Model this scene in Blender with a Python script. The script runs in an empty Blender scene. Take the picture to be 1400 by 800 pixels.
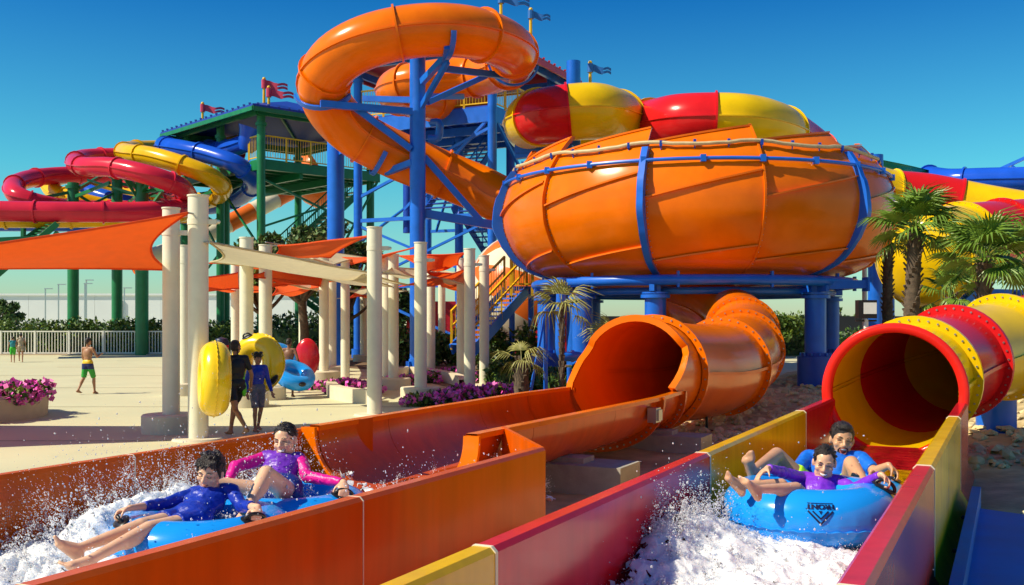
import bpy, math, random
import numpy as np
from mathutils import Vector, Matrix, noise, Euler
sc = bpy.context.scene
COL = sc.collection
PI = math.pi
R_ = math.radians
# ---------------------------------------------------------------- camera, world, sun, exposure
EYE = 1.65
cam = bpy.data.cameras.new('camera')
cam_o = bpy.data.objects.new('camera', cam)
COL.objects.link(cam_o)
cam_o.location = (0, 0, EYE)
cam_o.rotation_euler = (R_(90), 0, 0)
cam.sensor_width = 36.0
cam.lens = 36.0
cam.shift_y = 38.0 / 1400.0
cam.clip_start = 0.05
cam.clip_end = 3000
sc.camera = cam_o

SUN = Vector((-0.68, -0.23, 0.70)).normalized()      # towards the sun
w = bpy.data.worlds.new('World')
sc.world = w
w.use_nodes = True
wn = w.node_tree
wn.nodes.clear()
sky = wn.nodes.new('ShaderNodeTexSky')
sky.sky_type = 'NISHITA'
sky.sun_disc = False
sky.sun_elevation = math.asin(SUN.z)
sky.sun_rotation = math.atan2(SUN.x, SUN.y)
sky.air_density = 1.35
sky.dust_density = 0.25
sky.ozone_density = 1.2
tcw = wn.nodes.new('ShaderNodeTexCoord'); sxyz = wn.nodes.new('ShaderNodeSeparateXYZ')
tint = wn.nodes.new('ShaderNodeValToRGB')             # the photograph's teal to deep blue cast, by elevation only
for i_, (z_, c_) in enumerate(((0.0, (0.66, 0.92, 1.08)), (0.05, (0.46, 0.98, 1.12)), (0.14, (0.22, 0.90, 1.12)), (0.30, (0.035, 0.44, 0.95)), (0.6, (0.03, 0.36, 0.8)))):
    e_ = tint.color_ramp.elements[i_] if i_ < 2 else tint.color_ramp.elements.new(z_)
    e_.position = z_; e_.color = c_ + (1,)
gm = wn.nodes.new('ShaderNodeMixRGB'); gm.blend_type = 'MULTIPLY'; gm.inputs[0].default_value = 1.0
bgn = wn.nodes.new('ShaderNodeBackground'); bgn.inputs[1].default_value = 0.088
won = wn.nodes.new('ShaderNodeOutputWorld')
wn.links.new(tcw.outputs['Generated'], sxyz.inputs[0]); wn.links.new(sxyz.outputs[2], tint.inputs[0])
wn.links.new(sky.outputs[0], gm.inputs[1]); wn.links.new(tint.outputs[0], gm.inputs[2])
wn.links.new(gm.outputs[0], bgn.inputs[0])
wn.links.new(bgn.outputs[0], won.inputs[0])

sl = bpy.data.lights.new('sun', 'SUN')
sl.energy = 5.0
sl.angle = R_(0.5)
sl.color = (1.0, 0.91, 0.70)
so = bpy.data.objects.new('sun', sl)
COL.objects.link(so)
so.rotation_euler = (-SUN).to_track_quat('-Z', 'Y').to_euler()

sc.view_settings.view_transform = 'Standard'
sc.view_settings.look = 'None'
sc.view_settings.exposure = 0.35
sc.view_settings.gamma = 1.0
sc.view_settings.use_curve_mapping = False
sc.render.engine = 'CYCLES'
sc.cycles.max_bounces = 8
sc.cycles.use_denoising = True

# ---------------------------------------------------------------- helpers
def V(*a):
    return Vector(a)

def P(px, py, Y):
    """the place Y metres in front of the camera that the photograph shows at (px, py)"""
    return Vector(((px - 700) / 1400 * Y, Y, EYE - (py - 438) / 1400 * Y))

def G(px, py, z=0.0):
    """the place at height z that the photograph shows at (px, py)"""
    return P(px, py, (EYE - z) * 1400 / (py - 438))

LD = Vector((0.4386, 0.8987, 0)).normalized()         # the way the splash lanes run
LN = Vector((LD.y, -LD.x, 0))

def L(s, t, z=0.0):
    v = LD * s + LN * t
    return Vector((v.x, v.y, z))

MATS = {}
def mat(name, col, rough=0.4, spec=0.5, coat=0.0, metal=0.0, var=0.06, vscale=6.0, bump=0.0, bscale=40.0, trans=0.0, ior=1.45,
        sss=0.0, dirt=None, dirt_scale=1.5, dirt_amt=0.4, rvar=0.08, alpha=1.0, sheen=0.0, streak=0.0):
    if name in MATS:
        return MATS[name]
    m = bpy.data.materials.new(name)
    m.use_nodes = True
    nt = m.node_tree
    b = nt.nodes['Principled BSDF']
    b.inputs['Roughness'].default_value = rough
    b.inputs['Metallic'].default_value = metal
    b.inputs['Specular IOR Level'].default_value = spec
    b.inputs['Coat Weight'].default_value = coat
    b.inputs['Coat Roughness'].default_value = 0.08
    b.inputs['IOR'].default_value = ior
    if trans:
        b.inputs['Transmission Weight'].default_value = trans
    if sss:
        b.inputs['Subsurface Weight'].default_value = sss
        b.inputs['Subsurface Radius'].default_value = (0.02, 0.008, 0.004)
        b.inputs['Subsurface Scale'].default_value = 0.6
    if sheen:
        b.inputs['Sheen Weight'].default_value = sheen
    b.inputs['Alpha'].default_value = alpha
    tc = nt.nodes.new('ShaderNodeTexCoord')
    n1 = nt.nodes.new('ShaderNodeTexNoise')
    n1.inputs['Scale'].default_value = vscale
    n1.inputs['Detail'].default_value = 6
    nt.links.new(tc.outputs['Object'], n1.inputs['Vector'])
    cr = nt.nodes.new('ShaderNodeValToRGB')
    cr.color_ramp.elements[0].position = 0.3
    cr.color_ramp.elements[1].position = 0.7
    cr.color_ramp.elements[0].color = tuple(max(0, c * (1 - var)) for c in col[:3]) + (1,)
    cr.color_ramp.elements[1].color = tuple(min(1, c * (1 + var)) for c in col[:3]) + (1,)
    nt.links.new(n1.outputs['Fac'], cr.inputs[0])
    last = cr.outputs[0]
    if dirt:
        n2 = nt.nodes.new('ShaderNodeTexNoise')
        n2.inputs['Scale'].default_value = dirt_scale
        n2.inputs['Detail'].default_value = 9
        n2.inputs['Roughness'].default_value = 0.65
        nt.links.new(tc.outputs['Object'], n2.inputs['Vector'])
        c2 = nt.nodes.new('ShaderNodeValToRGB')
        c2.color_ramp.elements[0].position = 0.5
        c2.color_ramp.elements[1].position = 0.72
        c2.color_ramp.elements[0].color = (0, 0, 0, 1)
        c2.color_ramp.elements[1].color = (dirt_amt, dirt_amt, dirt_amt, 1)
        nt.links.new(n2.outputs['Fac'], c2.inputs[0])
        mx = nt.nodes.new('ShaderNodeMixRGB')
        mx.inputs[2].default_value = tuple(dirt) + (1,)
        nt.links.new(c2.outputs[0], mx.inputs[0])
        nt.links.new(last, mx.inputs[1])
        last = mx.outputs[0]
    if streak:                                          # faint runs of dried water down the panel
        mp_ = nt.nodes.new('ShaderNodeMapping'); mp_.inputs['Scale'].default_value = (9, 9, .7)
        n4 = nt.nodes.new('ShaderNodeTexNoise'); n4.inputs['Scale'].default_value = 1.0; n4.inputs['Detail'].default_value = 8
        nt.links.new(tc.outputs['Object'], mp_.inputs[0]); nt.links.new(mp_.outputs[0], n4.inputs['Vector'])
        c4 = nt.nodes.new('ShaderNodeValToRGB'); c4.color_ramp.elements[0].position = .35; c4.color_ramp.elements[1].position = .75
        c4.color_ramp.elements[0].color = (1, 1, 1, 1); c4.color_ramp.elements[1].color = (1 - streak,) * 3 + (1,)
        m4 = nt.nodes.new('ShaderNodeMixRGB'); m4.blend_type = 'MULTIPLY'; m4.inputs[0].default_value = 1
        nt.links.new(n4.outputs['Fac'], c4.inputs[0]); nt.links.new(last, m4.inputs[1]); nt.links.new(c4.outputs[0], m4.inputs[2]); last = m4.outputs[0]
    nt.links.new(last, b.inputs['Base Color'])
    if rvar:
        mr = nt.nodes.new('ShaderNodeMapRange')
        mr.inputs['To Min'].default_value = max(0.02, rough - rvar)
        mr.inputs['To Max'].default_value = min(1, rough + rvar)
        nt.links.new(n1.outputs['Fac'], mr.inputs['Value'])
        nt.links.new(mr.outputs[0], b.inputs['Roughness'])
    if bump:
        n3 = nt.nodes.new('ShaderNodeTexNoise')
        n3.inputs['Scale'].default_value = bscale
        n3.inputs['Detail'].default_value = 5
        nt.links.new(tc.outputs['Object'], n3.inputs['Vector'])
        bp = nt.nodes.new('ShaderNodeBump')
        bp.inputs['Strength'].default_value = bump
        bp.inputs['Distance'].default_value = 0.02
        nt.links.new(n3.outputs['Fac'], bp.inputs['Height'])
        nt.links.new(bp.outputs[0], b.inputs['Normal'])
    MATS[name] = m
    return m

def basis(d, up=Vector((0, 0, 1))):
    d = d.normalized()
    s = d.cross(up)
    if s.length < 1e-4:
        s = d.cross(Vector((0, 1, 0)))
    s.normalize()
    return s, d, s.cross(d).normalized()

ORIGIN = {}
class M:
    """collects shapes, then links them as one mesh object"""
    def __init__(self):
        self.v = []; self.f = []; self.mi = []
    def add(self, vs, fs, mi=0):
        o = len(self.v)
        self.v.extend(Vector(p) for p in vs)
        self.f.extend(tuple(i + o for i in f) for f in fs)
        self.mi.extend([mi] * len(fs))
        return self
    def box(self, c, size, mx=None, mi=0):
        hx, hy, hz = size[0] / 2, size[1] / 2, size[2] / 2
        c = Vector(c)
        vs = []
        for z in (-hz, hz):
            for (x, y) in ((-hx, -hy), (hx, -hy), (hx, hy), (-hx, hy)):
                p = Vector((x, y, z))
                if mx: p = mx @ p
                vs.append(c + p)
        return self.add(vs, [(3, 2, 1, 0), (4, 5, 6, 7), (0, 1, 5, 4), (1, 2, 6, 5), (2, 3, 7, 6), (3, 0, 4, 7)], mi)
    def beam(self, a, b, wd, ht=None, mi=0, up=Vector((0, 0, 1))):
        a, b = Vector(a), Vector(b)
        ht = ht or wd
        s, d, u = basis(b - a, up)
        mx = Matrix((s, d, u)).transposed()
        return self.box((a + b) / 2, (wd, (b - a).length, ht), mx, mi)
    def cyl(self, a, b, r0, r1=None, n=16, mi=0, caps=True):
        a, b = Vector(a), Vector(b)
        r1 = r0 if r1 is None else r1
        s, d, u = basis(b - a)
        vs = []
        for p, r in ((a, r0), (b, r1)):
            for k in range(n):
                an = 2 * PI * k / n
                vs.append(p + s * (r * math.cos(an)) + u * (r * math.sin(an)))
        fs = [(k, n + k, n + (k + 1) % n, (k + 1) % n)[::-1] for k in range(n)]
        if caps:
            fs.append(tuple(range(n))[::-1][::-1]); fs.append(tuple(range(n, 2 * n))[::-1])
        return self.add(vs, fs, mi)
    def lathe(self, prof, c=(0, 0, 0), n=24, mi=0, mx=None):
        c = Vector(c)
        vs = []; m = len(prof)
        for k in range(n):
            an = 2 * PI * k / n
            for (r, z) in prof:
                p = Vector((r * math.cos(an), r * math.sin(an), z))
                if mx: p = mx @ p
                vs.append(c + p)
        fs = []
        for k in range(n):
            k2 = (k + 1) % n
            for i in range(m - 1):
                fs.append((k * m + i, k2 * m + i, k2 * m + i + 1, k * m + i + 1))
        return self.add(vs, fs, mi)
    def ell(self, c, r, mx=None, n=16, m=10, mi=0):
        c = Vector(c)
        vs = [] ; fs = []
        if not hasattr(r, '__len__'): r = (r, r, r)
        for i in range(m + 1):
            th = PI * i / m
            for k in range(n):
                ph = 2 * PI * k / n
                p = Vector((r[0] * math.sin(th) * math.cos(ph), r[1] * math.sin(th) * math.sin(ph), r[2] * math.cos(th)))
                if mx: p = mx @ p
                vs.append(c + p)
        for i in range(m):
            for k in range(n):
                a, b2 = i * n + k, i * n + (k + 1) % n
                if i == 0: fs.append((a, a + n, b2 + n))
                elif i == m - 1: fs.append((a, a + n, b2))
                else: fs.append((a, a + n, b2 + n, b2))
        return self.add(vs, fs, mi)
    def torus(self, c, Rm, r, mx=None, n=48, m=20, mi=0):
        c = Vector(c); vs = []; fs = []
        for i in range(n):
            a = 2 * PI * i / n
            for k in range(m):
                b = 2 * PI * k / m
                p = Vector(((Rm + r * math.cos(b)) * math.cos(a), (Rm + r * math.cos(b)) * math.sin(a), r * math.sin(b)))
                if mx: p = mx @ p
                vs.append(c + p)
        for i in range(n):
            for k in range(m):
                i2, k2 = (i + 1) % n, (k + 1) % m
                fs.append((i * m + k, i2 * m + k, i2 * m + k2, i * m + k2))
        return self.add(vs, fs, mi)
    def sweep(self, path, r, n=12, mi=0, caps=True):
        path = [Vector(p) for p in path]
        k = len(path)
        rs = r if hasattr(r, '__len__') else [r] * k
        vs = []
        fr = frames(path)
        for p, (s, t, u), rr in zip(path, fr, rs):
            for j in range(n):
                a = 2 * PI * j / n
                vs.append(p + s * (rr * math.cos(a)) + u * (rr * math.sin(a)))
        fs = []
        for i in range(k - 1):
            for j in range(n):
                j2 = (j + 1) % n
                fs.append((i * n + j, i * n + j2, (i + 1) * n + j2, (i + 1) * n + j))
        if caps:
            fs.append(tuple(range(n))[::-1]); fs.append(tuple((k - 1) * n + j for j in range(n)))
        return self.add(vs, fs, mi)
    def grid(self, pts, mi=0, flip=False):
        """pts[i][j] -> quads"""
        nj = len(pts[0]); vs = [p for row in pts for p in row]; fs = []
        for i in range(len(pts) - 1):
            for j in range(nj - 1):
                q = (i * nj + j, i * nj + j + 1, (i + 1) * nj + j + 1, (i + 1) * nj + j)
                fs.append(q[::-1] if flip else q)
        return self.add(vs, fs, mi)
    def mesh(self, name, mats, smooth=35, off=Vector((0, 0, 0))):
        me = bpy.data.meshes.new(name)
        me.from_pydata([tuple(p - off) for p in self.v], [], self.f)
        if not hasattr(mats, '__len__'): mats = [mats]
        for m in mats: me.materials.append(m)
        if len(mats) > 1:
            me.polygons.foreach_set('material_index', self.mi)
        if smooth:
            me.polygons.foreach_set('use_smooth', [True] * len(me.polygons))
            me.set_sharp_from_angle(angle=R_(smooth))
        me.update()
        return me
    def build(self, name, mats, parent=None, smooth=35, kind=None):
        off = ORIGIN.get(parent.name, Vector((0, 0, 0))) if parent else Vector((0, 0, 0))
        me = self.mesh(name, mats, smooth, off)
        o = bpy.data.objects.new(name, me)
        COL.objects.link(o)
        if parent:
            o.parent = parent
            ORIGIN[o.name] = off
        if kind: o['kind'] = kind
        return o

def frames(path):
    out = []
    k = len(path)
    prev = None
    for i in range(k):
        t = (path[min(i + 1, k - 1)] - path[max(i - 1, 0)])
        t = t.normalized() if t.length > 1e-9 else Vector((0, 0, 1))
        if prev is None:
            s, _, u = basis(t)
        else:
            s = prev - t * prev.dot(t)
            s.normalize()
            u = s.cross(t)
        prev = s
        out.append((s, t, u))
    return out

def level_frames(path):
    out = []; k = len(path); ps = None
    for i in range(k):
        t = (path[min(i + 1, k - 1)] - path[max(i - 1, 0)]).normalized()
        s = t.cross(Vector((0, 0, 1)))
        if s.length < 0.15 and ps is not None: s = ps - t * ps.dot(t)
        s.normalize(); ps = s
        out.append((s, t, s.cross(t).normalized()))
    return out

def spline(pts, step=0.2):
    """an even Catmull-Rom curve through the points"""
    pts = [Vector(p) for p in pts]
    ext = [pts[0] * 2 - pts[1]] + pts + [pts[-1] * 2 - pts[-2]]
    dense = []
    for i in range(1, len(ext) - 2):
        p0, p1, p2, p3 = ext[i - 1:i + 3]
        t0 = 0; t1 = t0 + max(1e-4, (p1 - p0).length) ** .5; t2 = t1 + max(1e-4, (p2 - p1).length) ** .5; t3 = t2 + max(1e-4, (p3 - p2).length) ** .5
        for q in range(24):
            t = t1 + (t2 - t1) * q / 24
            a1 = p0 * ((t1 - t) / (t1 - t0)) + p1 * ((t - t0) / (t1 - t0))
            a2 = p1 * ((t2 - t) / (t2 - t1)) + p2 * ((t - t1) / (t2 - t1))
            a3 = p2 * ((t3 - t) / (t3 - t2)) + p3 * ((t - t2) / (t3 - t2))
            b1 = a1 * ((t2 - t) / (t2 - t0)) + a2 * ((t - t0) / (t2 - t0))
            b2 = a2 * ((t3 - t) / (t3 - t1)) + a3 * ((t - t1) / (t3 - t1))
            dense.append(b1 * ((t2 - t) / (t2 - t1)) + b2 * ((t - t1) / (t2 - t1)))
    dense.append(pts[-1])
    # even steps
    ds = [0]
    for a, b in zip(dense, dense[1:]): ds.append(ds[-1] + (b - a).length)
    n = max(2, int(round(ds[-1] / step)))
    out = []; j = 0
    for i in range(n + 1):
        d = ds[-1] * i / n
        while j < len(ds) - 2 and ds[j + 1] < d: j += 1
        f = (d - ds[j]) / max(1e-9, ds[j + 1] - ds[j])
        out.append(dense[j].lerp(dense[j + 1], min(1, f)))
    return out

def empty(name, loc=(0, 0, 0), label=None, cat=None, group=None):
    o = bpy.data.objects.new(name, None)
    COL.objects.link(o)
    o.location = loc
    o.empty_display_size = 0.2
    ORIGIN[o.name] = Vector(loc)
    if label: o['label'] = label
    if cat: o['category'] = cat
    if group: o['group'] = group
    return o

def tag(o, label, cat, group=None):
    o['label'] = label; o['category'] = cat
    if group: o['group'] = group
    return o

def dup(o, loc=None, rz=None, label=None, parent=None, scale=None):
    """a copy of a thing with copies of its parts and their parts"""
    c = o.copy(); COL.objects.link(c)
    if parent: c.parent = parent
    if loc is not None: c.location = loc
    if rz is not None: c.rotation_euler = (0, 0, rz)
    if scale is not None: c.scale = (scale, scale, scale) if not hasattr(scale, '__len__') else scale
    if label: c['label'] = label
    for ch in o.children: dup(ch, parent=c)
    return c

def quads(name, co, m, parent=None, kind=None, nside=4):
    """one object of many loose faces; co is an (n*nside, 3) array"""
    co = np.asarray(co, dtype=np.float32)
    off = ORIGIN.get(parent.name, Vector((0, 0, 0))) if parent else Vector((0, 0, 0))
    co = co - np.array(off[:], dtype=np.float32)
    n = len(co) // nside
    me = bpy.data.meshes.new(name)
    me.vertices.add(len(co)); me.vertices.foreach_set('co', co.ravel())
    me.loops.add(len(co)); me.loops.foreach_set('vertex_index', np.arange(len(co), dtype=np.int32))
    me.polygons.add(n)
    me.polygons.foreach_set('loop_start', np.arange(0, len(co), nside, dtype=np.int32))
    me.polygons.foreach_set('loop_total', np.full(n, nside, dtype=np.int32))
    ms = m if hasattr(m, '__len__') else [m]
    for q in ms: me.materials.append(q)
    if len(ms) > 1:
        rng = np.random.default_rng(n)
        me.polygons.foreach_set('material_index', rng.integers(0, len(ms), n).astype(np.int32))
    me.update(calc_edges=True); me.validate()
    o = bpy.data.objects.new(name, me); COL.objects.link(o)
    if parent: o.parent = parent; ORIGIN[o.name] = off
    if kind: o['kind'] = kind
    return o

def leaf_cloud(centres, radii, n, size, seed=0, flat=0.0, aspect=0.5, shell=0.55):
    """leaf quads spread through ellipsoidal clumps -> (4n,3)"""
    rng = np.random.default_rng(seed)
    centres = np.asarray([tuple(c) for c in centres], float); radii = np.asarray([tuple(r) for r in radii], float)
    wts = radii.prod(1) ** (2 / 3); wts /= wts.sum()
    idx = rng.choice(len(centres), n, p=wts)
    d = rng.normal(size=(n, 3)); d /= np.linalg.norm(d, axis=1)[:, None]
    rad = (shell + (1 - shell) * rng.random(n)) ** 1.0 * (0.85 + 0.3 * rng.random(n))
    c = centres[idx] + d * radii[idx] * rad[:, None]
    a = d + 0.9 * rng.normal(size=(n, 3)); a[:, 2] *= (1 - flat)
    a /= np.linalg.norm(a, axis=1)[:, None]
    b = np.cross(a, rng.normal(size=(n, 3))); b /= np.linalg.norm(b, axis=1)[:, None]
    s = size * (0.6 + 0.8 * rng.random(n))[:, None]
    q = np.stack([c - a * s, c + b * s * aspect, c + a * s, c - b * s * aspect], 1)
    return q.reshape(-1, 3)
# ---------------------------------------------------------------- materials
def gel(name, col, rough=0.22, **k):
    return mat(name, col, rough=rough, spec=0.22, coat=0.08, var=0.10, vscale=1.3, bump=0.035, bscale=3.0, **k)
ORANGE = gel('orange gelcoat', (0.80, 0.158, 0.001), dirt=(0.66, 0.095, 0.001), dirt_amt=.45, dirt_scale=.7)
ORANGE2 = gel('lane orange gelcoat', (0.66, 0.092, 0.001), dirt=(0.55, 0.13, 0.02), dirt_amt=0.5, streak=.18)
YELLOW = gel('yellow gelcoat', (0.80, 0.50, 0.003))
RED = gel('red gelcoat', (0.62, 0.012, 0.014))
RED2 = gel('lane red gelcoat', (0.62, 0.014, 0.022), dirt=(0.50, 0.01, 0.03), dirt_amt=.6, streak=.20)
YELLOW2 = gel('lane yellow gelcoat', (0.78, 0.45, 0.003), dirt=(0.62, 0.24, 0.006), dirt_amt=.7, streak=.18)
SPIRAL_RED = gel('spiral red gelcoat', (0.60, 0.022, 0.05))
SPIRAL_BLUE = gel('spiral blue gelcoat', (0.012, 0.085, 0.55))
SPIRAL_GREEN = gel('spiral green gelcoat', (0.008, 0.20, 0.07))
SPIRAL_YELLOW = gel('spiral yellow gelcoat', (0.78, 0.43, 0.004))
WHITEGEL = gel('cream gelcoat', (0.72, 0.66, 0.48))
BLUE = mat('blue painted steel', (0.006, 0.125, 0.62), rough=0.38, coat=0.15, var=0.12, vscale=3, bump=0.02, bscale=20)
BLUE_DK = mat('deep blue painted steel', (0.006, 0.055, 0.40), rough=0.42, var=0.12, vscale=3)
GREEN = mat('green painted steel', (0.008, 0.17, 0.055), rough=0.42, coat=0.1, var=0.14, vscale=3, bump=0.02, bscale=20)
YRAIL = mat('yellow rail paint', (0.72, 0.42, 0.006), rough=0.4, var=0.08)
ROOF_BLUE = mat('blue roof sheet', (0.014, 0.045, 0.33), rough=0.45, var=0.1)
ROOF_RED = mat('red roof sheet', (0.50, 0.012, 0.03), rough=0.45, var=0.1)
WHITE = mat('white paint', (0.78, 0.75, 0.66), rough=0.5, var=0.05, dirt=(0.52, 0.47, 0.38), dirt_amt=0.3, dirt_scale=2.5)
POSTM = mat('cream post paint', (0.74, 0.70, 0.53), rough=0.42, var=0.04, dirt=(0.5, 0.43, 0.3), dirt_amt=0.22, dirt_scale=2.0, bump=0.02, bscale=15)
CONC = mat('footing concrete', (0.40, 0.37, 0.31), rough=0.85, var=0.15, vscale=5, bump=0.15, bscale=30, dirt=(0.2, 0.17, 0.13), dirt_amt=0.5)
PLINTH = mat('plinth render', (0.66, 0.58, 0.42), rough=0.75, var=0.08, bump=0.08, bscale=25, dirt=(0.4, 0.34, 0.24), dirt_amt=0.45)
PLANTERM = mat('planter render', (0.50, 0.38, 0.26), rough=0.8, var=0.1, bump=0.1, bscale=25, dirt=(0.3, 0.22, 0.15), dirt_amt=0.5)
SEAL = mat('pale sealant', (0.75, 0.68, 0.5), rough=0.6)
BLACK = mat('black rubber', (0.012, 0.012, 0.014), rough=0.35)
STEEL = mat('galvanised steel', (0.45, 0.46, 0.46), rough=0.35, metal=0.9)
GLASS = mat('lamp glass', (0.75, 0.78, 0.76), rough=0.08, coat=0.5)
TAN = mat('sun bleached hose', (0.55, 0.42, 0.22), rough=0.6, var=0.15)
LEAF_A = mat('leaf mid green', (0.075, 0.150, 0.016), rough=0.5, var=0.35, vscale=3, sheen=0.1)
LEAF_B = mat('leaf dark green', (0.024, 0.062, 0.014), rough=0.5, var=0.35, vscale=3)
LEAF_C = mat('leaf light green', (0.16, 0.22, 0.02), rough=0.5, var=0.3, vscale=3)
OLIVE = mat('leaf grey green', (0.20, 0.225, 0.07), rough=0.55, var=0.3, vscale=3)
PALMG = mat('palm leaf', (0.13, 0.22, 0.022), rough=0.42, var=0.3, vscale=4)
PALMY = mat('dry palm leaf', (0.30, 0.28, 0.07), rough=0.5, var=0.3, vscale=4)
BARK = mat('bark', (0.10, 0.07, 0.045), rough=0.9, var=0.35, vscale=12, bump=0.6, bscale=30)
PETAL = mat('magenta petal', (0.85, 0.08, 0.48), rough=0.5, var=0.3, vscale=8)
PETAL2 = mat('pink petal', (0.90, 0.16, 0.50), rough=0.5, var=0.3, vscale=8)
SAIL_O = mat('orange shade cloth', (0.80, 0.105, 0.010), rough=0.75, var=0.05, bump=0.05, bscale=60)
SAIL_C = mat('cream shade cloth', (0.70, 0.62, 0.40), rough=0.75, var=0.05, bump=0.05, bscale=60)
for _m in (SAIL_O, SAIL_C):                            # sun comes through the woven cloth
    _nt = _m.node_tree; _b = _nt.nodes['Principled BSDF']; _o = _nt.nodes['Material Output']
    _t = _nt.nodes.new('ShaderNodeBsdfTranslucent'); _x = _nt.nodes.new('ShaderNodeMixShader'); _x.inputs[0].default_value = 0.40
    _l = [l for l in _nt.links if l.to_socket == _b.inputs['Base Color']][0].from_socket
    _nt.links.new(_l, _t.inputs[0]); _nt.links.new(_b.outputs[0], _x.inputs[1]); _nt.links.new(_t.outputs[0], _x.inputs[2])
    _nt.links.new(_x.outputs[0], _o.inputs['Surface'])

# ---------------------------------------------------------------- ground
def structure(o):
    o['kind'] = 'structure'; return o

def sheet(name, poly, z, m):
    b = M(); b.add([(p[0], p[1], z) for p in poly], [tuple(range(len(poly)))])
    return structure(b.build(name, m, smooth=0))

PLAZA = mat('plaza concrete', (0.57, 0.54, 0.34), rough=0.8, var=0.07, vscale=0.7, bump=0.06, bscale=60, dirt=(0.42, 0.34, 0.2), dirt_amt=0.35, dirt_scale=0.35)
SOIL = mat('garden soil', (0.16, 0.095, 0.05), rough=0.95, var=0.35, vscale=4, bump=0.8, bscale=9)
SANDY = mat('sandy ground', (0.56, 0.42, 0.20), rough=0.95, var=0.3, vscale=2.5, bump=0.7, bscale=12, dirt=(0.26, 0.155, 0.07), dirt_amt=0.7, dirt_scale=0.5)
WALKB = mat('blue rubber paving', (0.010, 0.17, 0.52), rough=0.6, var=0.15, vscale=2, bump=0.15, bscale=90, dirt=(0.02, 0.12, 0.3), dirt_amt=0.5)
b = M(); b.add([(-1500, -400, 0), (1500, -400, 0), (1500, 2500, 0), (-1500, 2500, 0)], [(0, 1, 2, 3)])
structure(b.build('plaza_ground', PLAZA, smooth=0))

def poly_px(pts): return [G(*p) for p in pts]
# planted ground behind the posts, and the sandy ground below the slides
soil = poly_px([(598, 551), (640, 534), (605, 528), (566, 518), (540, 508), (470, 503), (400, 500), (398, 489), (470, 478), (800, 474)]) + [L(26, -6), L(7.2, -5.34)]
sheet('planting_soil', soil, 0.004, SOIL)
# sandy ground: a sheet with real humps
sb = M(); rows = []
for i in range(64):
    s_ = 1.0 + i * 0.72
    row = []
    for j in range(58):
        t_ = -6.2 + j * 0.40
        if s_ < 7.5 and t_ < -3.0: t_ = -3.0 - (-3.0 - t_) * 0.02
        p = L(s_, t_)
        amp = 0.10 if t_ < -0.2 else 0.16
        z = 0.012 + amp * max(0, noise.fractal(Vector((p.x * .55, p.y * .55, 3)), 1.0, 2.0, 4) * .9 + .25)
        if -0.45 < t_ < 0.1 and s_ < 12: z = 0.012
        row.append(Vector((p.x, p.y, z)))
    rows.append(row)
sb.grid(rows, flip=True)
structure(sb.build('sandy_ground', SANDY, smooth=180))
# stones on it
rng = random.Random(4)
st = M()
ico = [(0, 0, 1), (.9, 0, .3), (.28, .85, .35), (-.72, .52, .4), (-.72, -.52, .35), (.28, -.85, .3), (.7, .5, -.5), (-.3, .8, -.5), (-.9, 0, -.45), (-.3, -.8, -.5), (.7, -.5, -.5)]
icf = [(0, 1, 2), (0, 2, 3), (0, 3, 4), (0, 4, 5), (0, 5, 1), (1, 6, 2), (2, 6, 7), (2, 7, 3), (3, 7, 8), (3, 8, 4), (4, 8, 9), (4, 9, 5), (5, 9, 10), (5, 10, 1), (1, 10, 6)]
def stone(b_, p, r):
    q = Euler((rng.uniform(0, .5), rng.uniform(0, .5), rng.uniform(0, 6.3))).to_matrix()
    sc_ = (r * rng.uniform(.8, 1.3), r * rng.uniform(.8, 1.3), r * rng.uniform(.5, .9))
    b_.add([Vector(p) + q @ Vector((v[0] * sc_[0] * rng.uniform(.8, 1.2), v[1] * sc_[1] * rng.uniform(.8, 1.2), v[2] * sc_[2])) for v in ico], icf)
for _ in range(9000):
    s_ = 6 + 26 * rng.random() ** 1.4; t_ = rng.uniform(-5.6, 9 if s_ > 9 else 5)
    if -5.3 < t_ < -3.1 and s_ < 13: continue
    if -1.95 < t_ < 0.15 and s_ < 12.2: continue
    if -3.1 < t_ < -1.9 and s_ < 12 and rng.random() < .55: continue
    p = L(s_, t_); z = 0.012 + (0.10 if t_ < -.2 else .16) * max(0, noise.fractal(Vector((p.x * .55, p.y * .55, 3)), 1.0, 2.0, 4) * .9 + .25)
    stone(st, (p.x, p.y, z + .01), 0.045 * rng.uniform(.5, 1.7) * (1 + .02 * s_))
STONE = mat('sand coloured stone', (0.62, 0.49, 0.26), rough=0.9, var=0.3, vscale=3, bump=0.3, bscale=25)
st.build('loose_stones', STONE, smooth=0, kind='stuff')
# blue paving beside the right lane
bw = M(); bw.add([L(-2, -0.30), L(-2, 3.0), L(8.0, 3.0), L(9.3, -0.30)], [(0, 1, 2, 3)])
for v in bw.v: v.z = 0.10
bw.add([L(8.0, 3.0), L(9.3, -.30), L(9.3, -.30, .10), L(8.0, 3.0, .10)], [(0, 1, 2, 3)])
structure(bw.build('blue_paving', WALKB, smooth=0))
bk = M()
bk.beam(L(-2, -0.27, 0.11), L(9.6, -0.27, 0.11), 0.07, 0.24)
structure(bk.build('blue_kerb', WALKB, smooth=0))
# saw-cut joints in the plaza
jm = mat('joint filler', (0.30, 0.24, 0.15), rough=0.9)
jb = M()
for k in range(6):
    y = 14 + k * 5.5
    jb.box((-9, y, 0.003), (40 - (12 if k < 3 else 26), 0.018, 0.004))
structure(jb.build('plaza_joints', jm, smooth=0))

# ---------------------------------------------------------------- splash lanes
def extrude(b_, prof, s0, s1, mi=0):
    """prof: (t, z) outline, run along the lane"""
    n = len(prof)
    vs = [L(s0, t, z) for t, z in prof] + [L(s1, t, z) for t, z in prof]
    fs = [(i, (i + 1) % n, n + (i + 1) % n, n + i) for i in range(n)] + [tuple(range(n))[::-1], tuple(range(n, 2 * n))]
    return b_.add(vs, fs, mi)

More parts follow.
